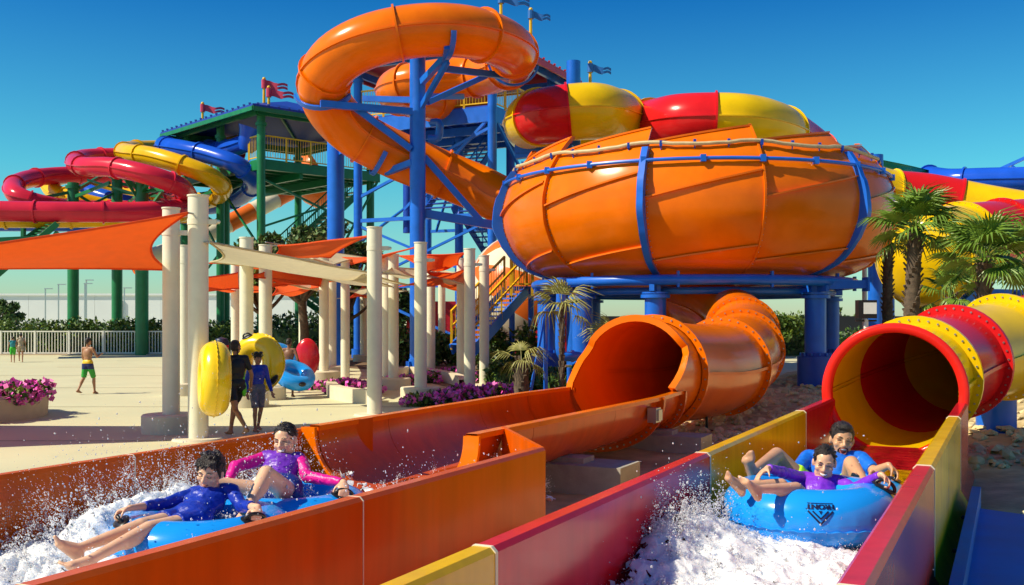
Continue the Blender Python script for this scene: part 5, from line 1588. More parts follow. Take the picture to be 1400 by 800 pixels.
        E(hb, (0, -.0225, .045), (.078, .0925, .0825), 22, 16); E(hb, (0, -.058, -.012), (.062, .052, .060))
        for sx in (-1, 1): E(hb, (sx * .064, -.016, .030), (.014, .040, .045))
        if hair == 'bun': E(hb, (0, -.085, .088), (.030, .028, .026)); E(hb, (.012, -.10, .075), (.02, .02, .02))
        if hair == 'back':
            capsule(hb, T(.045, -.06, -.03), .022 * k, T(.060, -.03, -.12), .012 * k)
        if hair == 'braid':
            for sx in (-1, 1):
                for j in range(6): E(hb, (sx * (.060 + .002 * j), -.015 - .002 * j, -.045 - .030 * j), (.016 - .0012 * j, .016 - .0012 * j, .020))
    remesh(hb, 'hair', HAIRB if hair == 'wet_fringe' else HAIR, root, .0058 * k if features else .012, 1, wrinkle=.0035 * k)
    if features:                                        # loose strands break up the outline
        rr = random.Random(int(1000 * k) + len(hair)); q = M()
        for i in range(150):
            u_ = rr.uniform(-1, 1); az = rr.uniform(0, 2 * PI); z = rr.uniform(-.35, 1); r0 = math.sqrt(max(0, 1 - z * z))
            n_ = V(r0 * math.cos(az), r0 * math.sin(az), z)
            if n_.y > .75 and z < .55: continue
            def S(v, o): v = v.normalized(); return T(v.x * (.079 + o), -.0215 + v.y * (.093 + o), .046 + v.z * (.083 + o))
            fl = V(rr.uniform(-.25, .25), (.55 if hair == 'wet_fringe' and n_.y > -.2 else -.75), -.35)
            l = rr.uniform(.35, .75)
            q.sweep([S(n_, .000), S(n_ + fl * l * .5, .005), S(n_ + fl * l, .003 + rr.uniform(-.003, .007))], [.0042 * k, .0034 * k, .001 * k], n=4)
        o = q.build('hair_strands', HAIRB if hair == 'wet_fringe' else HAIR, root, smooth=80, kind='stuff')
    return mx

def person(name, label, J, k, skinm, garments, hd, voxel=.0075, group=None, base=None, girth=1.0, handinfo=None, footinfo=None, head_k=None):
    """J: joint name -> place. k: 1 for a 1.75 m adult. garments: (part name, material, regions, swell, wrinkle)"""
    base = base or Vector((J['pelvis'].x, J['pelvis'].y, min(q.z for q in J.values())))
    e = empty(name, base, label, 'person', group)
    g = k * girth
    nk = (J['shR'] + J['shL']) / 2
    up = (nk - J['pelvis']).normalized(); rt = (J['shR'] - J['shL']); rt = (rt - up * rt.dot(up)).normalized(); fw = up.cross(rt)
    hrt = (J['hpR'] - J['hpL']); hrt = (hrt - up * hrt.dot(up)).normalized(); hfw = up.cross(hrt)
    mxs = Matrix((rt, fw, up)).transposed(); mxh = Matrix((hrt, hfw, up)).transposed()
    LIMB = {'uarmR': ('shR', 'elR', .047, .036), 'uarmL': ('shL', 'elL', .047, .036), 'farmR': ('elR', 'wrR', .038, .024), 'farmL': ('elL', 'wrL', .038, .024),
            'thighR': ('hpR', 'knR', .082, .053), 'thighL': ('hpL', 'knL', .082, .053), 'shinR': ('knR', 'anR', .052, .033), 'shinL': ('knL', 'anL', .052, .033)}
    sw = (J['shR'] - J['shL']).length
    def torso(b, inf):
        tl = (nk - J['pelvis']).length
        b.ell(nk.lerp(J['pelvis'], .32), (sw * .46 + inf, .108 * g + inf, tl * .36 + inf), mxs, n=22, m=14)
        b.ell(nk.lerp(J['pelvis'], .62), (sw * .385 + inf, .094 * g + inf, tl * .30 + inf), mxs, n=22, m=14)
        capsule(b, J['shR'].lerp(J['shL'], .06), .052 * g + inf, J['shR'].lerp(J['shL'], .94), .052 * g + inf)
        capsule(b, nk + up * .005, .062 * g + inf, nk + up * .025 * k, .050 * g + inf)
    def pelvis(b, inf):
        b.ell(J['pelvis'].lerp(nk, .08), ((J['hpR'] - J['hpL']).length * .5 + .072 * g + inf, .108 * g + inf, .12 * k + inf), mxh, n=22, m=14)
        for s in 'RL': b.ell(J['hp' + s], .088 * g + inf, n=14, m=10)
    def limb(b, nm, inf, f0=0, f1=1, ends=(1, 1)):
        a, c, r0, r1 = LIMB[nm]
        p0, p1 = J[a], J[c]
        if nm.startswith('shin'):
            mid = p0.lerp(p1, .3); back = (p1 - p0).normalized()
            cone_part(b, p0, r0 * g, p1, r1 * g, f0, f1, inf, ends=ends)
            fwd = J.get('toe' + nm[-1], p1 + fw) - p1; fwd = fwd - back * fwd.dot(back)
            fwd = fwd.normalized() if fwd.length > 1e-3 else fw
            if f1 > .5: b.ell(mid - fwd * .020 * g, (.046 * g + inf, .046 * g + inf, .12 * k), Matrix((back.orthogonal().normalized(), back.cross(back.orthogonal()).normalized(), back)).transposed(), n=14, m=10)
        elif nm.startswith('thigh'):
            cone_part(b, p0, r0 * g, p1, r1 * g, f0, f1, inf, ends=ends)
        else: cone_part(b, p0, r0 * g, p1, r1 * g, f0, f1, inf, ends=ends)
    b = M()
    torso(b, 0); pelvis(b, 0)
    for nm in LIMB: limb(b, nm, 0)
    hc, hface, hroll = hd['c'], hd['face'], hd.get('roll', 0)
    hk = head_k or k
    capsule(b, nk + up * .01, .052 * g, hc - up * .02 - V(0, 0, .05 * hk) - hface.normalized() * .015 * hk, .047 * g)
    head(b, e, hc, hface, hroll, hk, hd['hair'], hd.get('features', True), hd.get('mouth', 'plain'), hd.get('beard', False), skinm, hd.get('brow', True), hd.get('eyes', 'open'))
    for s in 'RL':
        w, el = J['wr' + s], J['el' + s]
        hi = (handinfo or {}).get(s, {})
        d = hi.get('d', (w - el)); n = hi.get('n', fw if s == 'R' else fw); th = hi.get('t', fw)
        hand(b, w, d, n, k * 1.0, th, hi.get('curl', .35))
        a = J['an' + s]; fi = (footinfo or {}).get(s, {})
        f = J['toe' + s] - a
        foot(b, a, f, fi.get('dn', (a - J['kn' + s])), k, (hrt if s == 'L' else -hrt))
    remesh(b, 'body', skinm, e, voxel, 4)
    for (gn, gm_, regs, inf, wr) in garments:
        q = M()
        for rg_ in regs:
            if rg_ == 'torso': torso(q, inf)
            elif rg_ == 'pelvis': pelvis(q, inf)
            elif isinstance(rg_, tuple):
                nm, f0, f1 = rg_
                for s in ('R', 'L'): limb(q, nm + s, inf, f0, f1, (1 if f0 == 0 else 0, 0))
        remesh(q, gn, gm_, e, voxel, 2, wrinkle=wr, seed=len(gn) % 7)
    return e

# ---------------------------------------------------------------- rafts
TUBE_B = mat('blue inflatable vinyl', (0.010, 0.29, 0.85), rough=.20, spec=.5, coat=.25, var=.05, vscale=2, bump=.06, bscale=7)
TUBE_Y = mat('yellow inflatable vinyl', (0.86, 0.56, 0.005), rough=.22, spec=.5, coat=.25, var=.05, vscale=2, bump=.06, bscale=7)
PRINT = mat('navy print', (0.006, 0.010, 0.05), rough=.4)
def ring_part(b, c, Rm, r, mx=None, puck=.012, n=96, m=30):
    """an inflated ring whose skin is puckered along the inner and outer weld"""
    c = Vector(c); rows = []
    for i in range(n + 1):
        a = 2 * PI * i / n; row = []
        for j in range(m + 1):
            t = 2 * PI * j / m
            p_ = puck * (math.exp(-(math.sin(t / 2) / .16) ** 2) + .7 * math.exp(-(math.cos(t / 2) / .2) ** 2)) * (.6 + .4 * math.sin(a * 34))
            rr = r - p_ * .6
            p = V((Rm + rr * math.cos(t)) * math.cos(a), (Rm + rr * math.cos(t)) * math.sin(a), rr * 1.0 * math.sin(t))
            if mx: p = mx @ p
            row.append(c + p)
        rows.append(row)
    b.grid(rows)
def weld(b, c, Rm, r, mx=None):
    c = Vector(c); rows = []
    for i in range(193):
        a = 2 * PI * i / 192; w_ = .010 + .004 * math.sin(a * 40); z = .004 * math.sin(a * 40 + 1)
        pr = [(Rm + r - .012, z + .004), (Rm + r + w_, z + .002), (Rm + r + w_, z - .002), (Rm + r - .012, z - .004)]
        rows.append([c + ((mx @ V(q * math.cos(a), q * math.sin(a), h)) if mx else V(q * math.cos(a), q * math.sin(a), h)) for q, h in pr])
    b.grid(rows)
def handle(root, p, n, along, k=.8):
    """black pad and grip; n = surface normal, along = direction of the grip"""
    n, along = ortho(n, along); s = n.cross(along); mx = Matrix((along, s, n)).transposed()
    b = M(); b.ell(p + n * .004, (.105 * k, .062 * k, .014 * k), mx, n=20, m=8)
    b.sweep([p + along * .072 * k * math.cos(t) + n * (.012 + .050 * math.sin(t)) * k for t in [PI * i / 12 for i in range(13)]], .0135 * k, n=8)
    o = b.build('handle', BLACK, root, smooth=50)
    return p + n * .055 * k
def ring_surface(c, Rm, r, az, t):
    d = V(math.cos(az), math.sin(az), 0); n = d * math.cos(t) + V(0, 0, math.sin(t))
    return c + d * Rm + n * r, n
def logo(root, c, Rm, r, az, t0, size, words, m=PRINT):
    """flat print wrapped over the ring, read from the rider's side"""
    parts = M()
    cu = bpy.data.curves.new('print', 'FONT'); cu.body = words; cu.size = size; cu.align_x = 'CENTER'; cu.extrude = 0
    to = bpy.data.objects.new('print', cu); COL.objects.link(to)
    dg = bpy.context.evaluated_depsgraph_get(); dg.update()
    me = bpy.data.meshes.new_from_object(to.evaluated_get(dg))
    bpy.data.objects.remove(to); 
    tv = [(v.co.x * 1.25, v.co.y) for v in me.vertices]; tf = [tuple(p.vertices) for p in me.polygons]
    bold = []
    def wrap(u, v, lift=.0035):
        # u runs round the ring, v up the section; upside down as seen from outside
        a = az - u / (Rm + r); t = t0 - v / r
        d = V(math.cos(a), math.sin(a), 0); n = d * math.cos(t) + V(0, 0, math.sin(t))
        return c + d * Rm + n * (r + lift)
    for dx, dy in ((0, 0), (.0035, 0), (-.0035, 0)):
        parts.add([wrap(x + dx, y, .0035 + .0003 * (dx != 0) + .0002 * (dx > 0)) for x, y in tv], tf)
    def strip(p, q, wd, lf=.0034):
        p, q = Vector((p[0], p[1])), Vector((q[0], q[1])); d = (q - p).normalized(); nn = Vector((-d.y, d.x)) * wd / 2
        rows = []
        for i in range(9):
            o = p.lerp(q, i / 8); rows.append([wrap(o.x - nn.x, o.y - nn.y, lf), wrap(o.x + nn.x, o.y + nn.y, lf)])
        parts.grid(rows)
    h = size
    # bar under the word, then the two nested chevrons and the small triangle
    strip((-1.9 * h, -.22 * h), (1.9 * h, -.22 * h), .10 * h)
    for (y0, wd, hw, lf) in ((2.75 * h, .26 * h, 1.75 * h, .0034), (2.05 * h, .22 * h, 1.1 * h, .0036)):
        strip((-hw, .98 * h), (0, y0), wd, lf); strip((hw, .98 * h), (0, y0), wd, lf + .0002)
    parts.add([wrap(-.28 * h, .95 * h), wrap(.28 * h, .95 * h), wrap(0, 1.4 * h)], [(0, 1, 2)])
    return parts.build('printed_mark', m, root, smooth=0)

# right hand raft
RZ = 0.505
rc1 = V(1.80, 6.20, RZ); rc2 = rc1 + LD * .80 + V(0, 0, -.075)
raft_r = empty('double_raft', rc1 - V(0, 0, .18), 'bright blue double raft with a printed mark, carrying man and girl in right lane', 'raft', 'blue double rafts')
b = M(); ring_part(b, rc1, .345, .175); b.build('front_ring', TUBE_B, raft_r, smooth=80)
b = M(); ring_part(b, rc2, .345, .170); b.build('rear_ring', TUBE_B, raft_r, smooth=80)
b = M(); weld(b, rc1 - V(0, 0, .035), .343, .172); weld(b, rc2, .345, .168); b.build('weld_seam', TUBE_B, raft_r, smooth=80)
az_cam = math.atan2(-6.2, -1.8)
logo(raft_r, rc1, .345, .175, az_cam + .12, R_(40), .040, 'FRONT')
# left hand raft
LZ = 0.385
lc1 = V(-1.80, 5.96, LZ); lc2 = lc1 + LD * .80
raft_l = empty('double_raft', lc1 - V(0, 0, .18), 'bright blue double raft carrying boy and woman through the spray in the orange lane', 'raft', 'blue double rafts')
b = M(); ring_part(b, lc1, .365, .165); b.build('front_ring', TUBE_B, raft_l, smooth=80)
b = M(); ring_part(b, lc2, .365, .165); b.build('rear_ring', TUBE_B, raft_l, smooth=80)
b = M(); weld(b, lc1, .365, .163); weld(b, lc2, .365, .163); b.build('weld_seam', TUBE_B, raft_l, smooth=80)

BLUE_RASH = cloth('royal blue rash shirt', (0.012, 0.035, 0.36), rough=.33)
PURPLE = cloth('purple rash shirt', (0.15, 0.030, 0.42), rough=.35)
VIOLET = cloth('violet rash shirt', (0.20, 0.032, 0.55), rough=.35)
PINK = cloth('pink sleeve', (0.72, 0.012, 0.26), rough=.35)
SKYRASH = cloth('bright blue shirt', (0.012, 0.14, 0.62), rough=.38)
LIME = cloth('lime swim shorts', (0.36, 0.75, 0.02))
NAVY = cloth('navy swim shorts', (0.012, 0.03, 0.20))

HR = -LN                                               # a rider's right hand side
def hips(J, w_):
    J['hpR'] = J['pelvis'] + HR * w_; J['hpL'] = J['pelvis'] - HR * w_
# man
J = {'pelvis': V(2.18, 6.93, .43), 'shR': P(1104, 626, 7.24), 'shL': P(1178, 628, 7.14), 'elR': P(1086, 648, 7.0), 'wrR': P(1070, 660, 6.8), 'elL': P(1196, 645, 6.95), 'wrL': P(1204, 650, 6.76),
     'knR': P(1062, 622, 6.92), 'anR': P(1029, 645, 6.50), 'knL': P(1164, 634, 6.62), 'anL': P(1187, 672, 6.30)}
J['toeR'] = J['anR'] + V(-.06, -.06, .2); J['toeL'] = J['anL'] + V(.01, -.07, .2); hips(J, .10)
hL = handle(raft_r, *ring_surface(rc2, .345, .17, math.atan2(-.25, .95), R_(68)), LD)
J['wrL'] = hL + V(-.05, .02, .055)
person('person', 'laughing bearded man in bright blue shirt and lime shorts, back of right raft', J, .98, SK_TAN,
       [('shirt', SKYRASH, ['torso', ('uarm', 0, .85)], .010, .004), ('shorts', LIME, ['pelvis', ('thigh', 0, .62)], .014, .004)],
       dict(c=P(1151, 602, 7.2), face=V(-.12, -1, -.02), roll=-.10, hair='short', mouth='laugh', beard=True, eyes='squint'), .0075, 'riders on the rafts',
       handinfo={'L': dict(d=V(.45, -.5, -.6), n=V(-.2, -.4, -.9), t=V(-.3, -.6, .3), curl=.95), 'R': dict(n=V(0, 0, -1), t=V(1, 0, 0), curl=.3)},
       footinfo={'R': dict(dn=V(-.35, -.95, .1)), 'L': dict(dn=V(.1, -1, .1))}, head_k=1.0)
# girl
J = {'pelvis': V(1.83, 6.18, .45), 'shR': P(1096, 654, 6.42), 'shL': P(1147, 659, 6.36), 'elR': P(1070, 646, 6.24), 'wrR': P(1049, 640, 6.04), 'elL': P(1169, 668, 6.22), 'wrL': P(1184, 668, 6.05),
     'knR': P(1068, 663, 6.04), 'anR': P(1014, 663, 5.92), 'knL': P(1088, 668, 5.93), 'anL': P(1036, 669, 5.74)}
J['toeR'] = J['anR'] + V(-.12, -.02, .16); J['toeL'] = J['anL'] + V(-.12, -.03, .17); hips(J, .07)
hg = handle(raft_r, *ring_surface(rc1, .345, .175, math.atan2(-.42, .9), R_(62)), V(.9, -.3, 0))
J['wrL'] = hg + V(-.03, .02, .045)
person('person', 'laughing girl in violet rash shirt with legs over front of right raft', J, .74, SK_LIGHT,
       [('rash_shirt', VIOLET, ['torso', ('uarm', 0, 1), ('farm', 0, .92)], .008, .004), ('shorts', NAVY, ['pelvis', ('thigh', 0, .35)], .009, .002)],
       dict(c=P(1127, 633, 6.36), face=V(-.30, -1, -.22), roll=-.10, hair='bun', mouth='grin', eyes='squint'), .0065, 'riders on the rafts',
       handinfo={'L': dict(d=V(.5, -.5, -.6), n=V(-.2, -.4, -.9), t=V(-.4, -.6, .3), curl=.95), 'R': dict(d=V(-.6, -.4, -.35), n=V(.1, -.3, -1), t=V(.3, -.9, 0), curl=.15)},
       footinfo={'R': dict(dn=V(-.85, -.5, -.2)), 'L': dict(dn=V(-.8, -.55, -.2))}, head_k=.86)
# boy
J = {'pelvis': P(258, 712, 5.9), 'shR': P(264, 676, 6.18), 'shL': P(317, 671, 6.10), 'elR': P(226, 689, 6.02), 'wrR': P(205, 691, 5.86), 'elL': P(330, 692, 5.98), 'wrL': P(334, 696, 5.86),
     'knR': P(192, 719, 5.62), 'anR': P(108, 750, 5.32), 'knL': P(203, 723, 5.56), 'anL': P(122, 766, 5.22)}
J['toeR'] = J['anR'] + V(-.11, -.05, .13); J['toeL'] = J['anL'] + V(-.10, -.12, .06); hips(J, .07)
h1 = handle(raft_l, *ring_surface(lc1, .365, .165, math.atan2(-.55, -.85), R_(58)), V(-.5, .9, 0))
h2 = handle(raft_l, *ring_surface(lc1, .365, .165, math.atan2(-.55, .80), R_(62)), V(.9, .5, 0))
J['wrR'] = h1 + V(.055, .04, .035); J['wrL'] = h2 + V(-.01, .06, .03)
person('person', 'dark haired boy in royal blue rash shirt looking down, front of left raft', J, .80, SK_FAIR,
       [('rash_shirt', BLUE_RASH, ['torso', ('uarm', 0, 1), ('farm', 0, .62)], .008, .005), ('shorts', BLUE_RASH, ['pelvis', ('thigh', 0, .45)], .012, .003)],
       dict(c=P(288, 646, 6.08), face=V(-.22, -1, -.26), roll=-.14, hair='wet_fringe', mouth='plain', eyes='closed'), .0065, 'riders on the rafts',
       handinfo={'R': dict(d=V(-.75, -.5, -.25), n=V(.2, -.3, -1), t=V(.3, -.8, .2), curl=.95), 'L': dict(d=V(.1, -.8, -.5), n=V(-.2, -.2, -.9), t=V(-.9, -.2, .2), curl=.95)},
       footinfo={'R': dict(dn=V(-.7, -.75, -.4)), 'L': dict(dn=V(-.5, -.5, -.8))}, head_k=.92)
# woman
J = {'pelvis': P(380, 676, 6.55), 'shR': P(362, 627, 6.86), 'shL': P(410, 630, 6.80), 'elR': P(322, 638, 6.66), 'wrR': P(283, 648, 6.48), 'elL': P(420, 652, 6.66), 'wrL': P(409, 662, 6.50),
     'knR': P(290, 662, 6.44), 'anR': P(256, 690, 6.12), 'knL': P(364, 647, 6.24), 'anL': P(336, 700, 6.02)}
J['toeR'] = J['anR'] + V(-.08, -.15, -.02); J['toeL'] = J['anL'] + V(-.08, -.15, -.02); hips(J, .09)
h3 = handle(raft_l, *ring_surface(lc2, .365, .165, math.atan2(-.45, .85), R_(66)), V(.9, .3, 0))
h4 = handle(raft_l, *ring_surface(lc2, .365, .165, math.atan2(-.35, -.9), R_(66)), V(-.2, .9, 0))
J['wrL'] = h3 + V(-.02, .055, .04); J['wrR'] = h4 + V(.05, .05, .05)
person('person', 'smiling woman in purple top with hot pink sleeves, back of left raft', J, .92, SK_FAIR,
       [('rash_top', PURPLE, ['torso'], .011, .004), ('sleeves', PINK, [('uarm', 0, 1), ('farm', 0, .95)], .006, .003), ('shorts', NAVY, ['pelvis', ('thigh', 0, .22)], .010, .002)],
       dict(c=P(390, 603, 6.82), face=V(-.22, -1, -.04), roll=.12, hair='back', mouth='grin', eyes='squint'), .007, 'riders on the rafts',
       handinfo={'L': dict(d=V(.15, -.8, -.5), n=V(-.1, -.2, -.9), t=V(-.9, -.2, .2), curl=.95), 'R': dict(d=V(-.7, -.5, -.3), n=V(.2, -.3, -1), t=V(.3, -.8, .2), curl=.95)},
       footinfo={'R': dict(dn=V(0, -.2, -1)), 'L': dict(dn=V(0, -.2, -1))}, head_k=.93)

# ---------------------------------------------------------------- people on the plaza
def walker(px, py, h, heading, label, skinm, garments, hair, stride=.0, armsw=.1, arms=None, lean=0, face_turn=0, voxel=.012, girth=1.0, dz=0, group='children walking on the plaza', features=False):
    p = G(px, py); k = h / 1.75
    f = V(math.sin(heading), math.cos(heading), 0); r = V(f.y, -f.x, 0)      # heading 0 walks straight away from the camera
    Q = lambda x, y, z: p + r * x * h + f * y * h + V(0, 0, z * h)
    J = {'pelvis': Q(0, 0, .53), 'shR': Q(.105, lean, .81), 'shL': Q(-.105, lean, .81), 'hpR': Q(.052, 0, .51), 'hpL': Q(-.052, 0, .51),
         'knR': Q(.055, stride * .55 + .01, .285), 'knL': Q(-.055, -stride * .35 + .01, .285), 'anR': Q(.055, stride * .9 - .02, .045), 'anL': Q(-.055, -stride * 1.1 - .02, .045 + abs(stride) * .25),
         'elR': Q(.145, -armsw * .6, .64), 'elL': Q(-.145, armsw * .4, .64), 'wrR': Q(.155, -armsw + .06, .49), 'wrL': Q(-.155, armsw + .06, .49)}
    if arms:
        for q, v in arms.items(): J[q] = Q(*v)
    J['toeR'] = J['anR'] + f * .1; J['toeL'] = J['anL'] + f * .1 - V(0, 0, .35 * abs(stride) * .3)
    hf = V(math.sin(heading + face_turn), math.cos(heading + face_turn), -.08)
    return person('person', label, J, k, skinm, garments, dict(c=Q(0, lean + .01, .925), face=hf, hair=hair, features=features, mouth='plain'), voxel, group, base=p, girth=girth,
                  footinfo={'R': dict(dn=V(0, 0, -1)), 'L': dict(dn=V(0, 0, -1))}, head_k=k * 1.06 + .06 * (1 - k))
def c3(n, c): return cloth(n, c)
BAND = cloth('yellow navy and green shorts', (.7, .42, .01))
_nt = BAND.node_tree; _b = _nt.nodes['Principled BSDF']; _tc = _nt.nodes.new('ShaderNodeTexCoord'); _sx = _nt.nodes.new('ShaderNodeSeparateXYZ'); _cr = _nt.nodes.new('ShaderNodeValToRGB')
_mr = _nt.nodes.new('ShaderNodeMapRange'); _mr.inputs[1].default_value = .42; _mr.inputs[2].default_value = .80
_cr.color_ramp.interpolation = 'CONSTANT'; _cr.color_ramp.elements[0].color = (.03, .30, .03, 1); _cr.color_ramp.elements[1].position = .36; _cr.color_ramp.elements[1].color = (.012, .016, .10, 1)
_e = _cr.color_ramp.elements.new(.70); _e.color = (.75, .45, .01, 1)
_nt.links.new(_tc.outputs['Object'], _sx.inputs[0]); _nt.links.new(_sx.outputs[2], _mr.inputs[0]); _nt.links.new(_mr.outputs[0], _cr.inputs[0]); _nt.links.new(_cr.outputs[0], _b.inputs['Base Color'])
walker(120, 539, 1.26, .35, 'shirtless boy in yellow, navy and green shorts walking away alone on the plaza', SK_BROWN, [('shorts', BAND, ['pelvis', ('thigh', 0, .95)], .016, .004)], 'short', .14, .1, arms={'elR': (.17, .04, .66), 'wrR': (.13, .16, .70)})
walker(17.5, 496, 1.02, -.5, 'small far child in a teal top and green shorts by the white fence', SK_BROWN, [('shorts', c3('green shorts', (.05, .45, .03)), ['pelvis', ('thigh', 0, .9)], .015, .003), ('top', c3('teal top', (.03, .25, .28)), ['torso'], .01, .003)], 'short', .12)
walker(28.5, 495, 1.14, -.4, 'small far child in pale swimwear just right of the one in green shorts', SK_BROWN, [('swimsuit', c3('pale swimsuit', (.42, .33, .22)), ['torso', 'pelvis', ('thigh', 0, .6)], .010, .003)], 'bun', -.13)
WETS = cloth('black wetsuit', (.010, .011, .013), rough=.5); WETG = cloth('green wetsuit panel', (.10, .55, .02))
girl = walker(323, 597, 1.37, -.75, 'girl in black and green short wetsuit walking away beside a yellow ring', SK_BROWN, [('wetsuit', WETS, ['torso', 'pelvis', ('thigh', 0, .62), ('uarm', 0, .72)], .010, .003)], 'braid', .27, .05, face_turn=1.2, voxel=.009,
              arms={'elR': (.165, -.02, .64), 'wrR': (.20, .06, .50), 'elL': (-.15, .10, .66), 'wrL': (-.20, .20, .62)})
q = M(); p = G(323, 597); h_ = 1.37
for i in range(1): 
    f = V(math.sin(-.75), math.cos(-.75), 0); r = V(f.y, -f.x, 0)
    q.ell(p + r * .068 * h_ - f * .010 * h_ + V(0, 0, .62 * h_), (.028, .055, .14), None, n=14, m=12)
    q.ell(p + r * .082 * h_ - f * .015 * h_ + V(0, 0, .49 * h_), (.034, .060, .11), n=14, m=12)
q.build('green_panel', WETG, girl, smooth=80)
SHP = cloth('patterned swim shorts', (.10, .11, .16), dirt=(.5, .30, .22), dirt_scale=14, dirt_amt=1.0)
boyb = walker(352, 590, 1.17, 2.4, 'boy in a royal blue rash shirt and patterned shorts with goggles on his head', SK_BROWN, [('rash_shirt', BLUE_RASH, ['torso', ('uarm', 0, 1), ('farm', 0, .9)], .010, .004), ('shorts', SHP, ['pelvis', ('thigh', 0, .92)], .014, .004)], 'short', .06, .03, face_turn=.15, voxel=.009, features=True)
hc = G(352, 590) + V(0, 0, .925 * 1.17); fd = V(math.sin(2.55), math.cos(2.55), 0)
q = M()
for sgn in (-1, 1):
    q.ell(hc + fd * .055 + V(fd.y, -fd.x, 0) * .034 * sgn + V(0, 0, .088), (.030, .026, .022), n=12, m=8)
q.torus(hc + V(0, 0, .058), .078, .009, Matrix.Rotation(.35, 3, V(-fd.y, fd.x, 0)), n=32, m=6); q.build('goggles', BLACK, boyb, smooth=60)
TEALS = cloth('teal swim shorts', (.03, .27, .30), dirt=(.35, .45, .25), dirt_scale=16, dirt_amt=.8)
walker(395, 543, 1.26, .15, 'shirtless boy in teal shorts standing inside a blue double tube', SK_DARK, [('shorts', TEALS, ['pelvis', ('thigh', 0, .8)], .015, .004)], 'short', .05, .0, arms={'elR': (.17, -.03, .64), 'wrR': (.21, .04, .52), 'elL': (-.17, .02, .64), 'wrL': (-.19, .10, .52)})
walker(331, 514, 1.58, 2.9, 'far man in dark clothes seen between two cream posts above the yellow ring', SK_BROWN, [('shirt', c3('dark shirt', (.02, .02, .028)), ['torso', ('uarm', 0, .7)], .014, .004), ('trousers', c3('dark trousers', (.02, .022, .03)), ['pelvis', ('thigh', 0, 1), ('shin', 0, .95)], .014, .003)], 'short', .04, group='adults on the plaza')

def loose_ring(name, c, axis, Rm, r, m, label, handles=(), group=None, cat='swim ring', roll=0.0):
    e = empty(name, c, label, cat, group)
    a, x = ortho(axis, V(0, 0, 1)); y = a.cross(x); mx = Matrix((x, y, a)).transposed() @ Matrix.Rotation(roll, 3, 'Z')
    b = M(); ring_part(b, c, Rm, r, mx); b.build('inflated_ring', m, e, smooth=80)
    b = M(); weld(b, c, Rm, r, mx); b.build('weld_seam', m, e, smooth=80)
    for (az, t) in handles:
        d = V(math.cos(az), math.sin(az), 0); n = d * math.cos(t) + V(0, 0, math.sin(t))
        handle(e, c + mx @ (d * Rm + n * r), mx @ n, mx @ V(-math.sin(az), math.cos(az), 0), .9)
    return e
loose_ring('swim_ring', P(293, 518, 13.78), V(-.93, -.36, .02), .315, .195, TUBE_Y, 'yellow swim ring seen nearly edge on, carried at the left side of the girl', (), 'yellow swim rings')
yr = loose_ring('swim_ring', P(352, 497, 15.75), V(-.30, -.94, .12), .285, .175, TUBE_Y, 'yellow swim ring seen face on between the girl and the boy in blue', ((R_(20), R_(35)), (R_(-125), R_(30))), 'yellow swim rings')
logo(yr, P(352, 497, 15.75), .285, .175, 0, R_(60), .0001, ' ') if False else None
e = empty('double_tube', P(397, 512, 21.8), 'blue double tube held round the waist of the shirtless boy in teal shorts', 'swim tube')
mx1 = Matrix.Rotation(R_(24), 3, 'Y') @ Matrix.Rotation(R_(24), 3, 'X')
b = M(); ring_part(b, P(402, 513, 21.7), .30, .16, mx1); b.build('rear_ring', TUBE_B, e, smooth=80)
b = M(); ring_part(b, P(382, 492, 22.4), .28, .15, Matrix.Rotation(R_(40), 3, 'Y') @ Matrix.Rotation(R_(40), 3, 'X')); b.build('front_ring', TUBE_B, e, smooth=80)
pp, nn = ring_surface(V(0, 0, 0), .30, .16, R_(-48), R_(30)); handle(e, P(402, 513, 21.7) + mx1 @ pp, mx1 @ nn, mx1 @ V(.7, .7, 0), .8)
# red inflatable leaning by the posts and a red bin far back
RVIN = mat('red inflatable vinyl', (.50, .008, .02), rough=.25, coat=.2, bump=.08, bscale=6)
rd = empty('red_inflatable', P(419, 490, 25.5), 'big red inflatable mat standing on edge behind the cream post with the plinth', 'inflatable')
b = M(); b.ell(P(420, 489, 25.5), (.30, .13, .47), n=28, m=20); b.build('mat', RVIN, rd, smooth=80)
b = M(); b.torus(P(420, 489, 25.5), .455, .03, Matrix(((.64, 0, 0), (0, 0, 1), (0, 1, 0))), n=40, m=8); b.build('rim', RVIN, rd, smooth=80)
bn = empty('litter_bin', P(303, 438, 36) - V(0, 0, EYE), 'red bin with a dark rounded lid behind the yellow ring', 'bin')
q = P(303, 438, 36); q.z = 0
b = M(); b.lathe([(.01, .05), (.20, .05), (.25, .75), (.25, .8), (.01, .8)], q, n=20); b.build('barrel', RVIN, bn, smooth=40)
b = M(); b.lathe([(.27, .78), (.27, .86), (.2, 1.0), (.01, 1.06)], q, n=20); b.build('lid', cloth('dark lid', (.02, .03, .07)), bn, smooth=40)
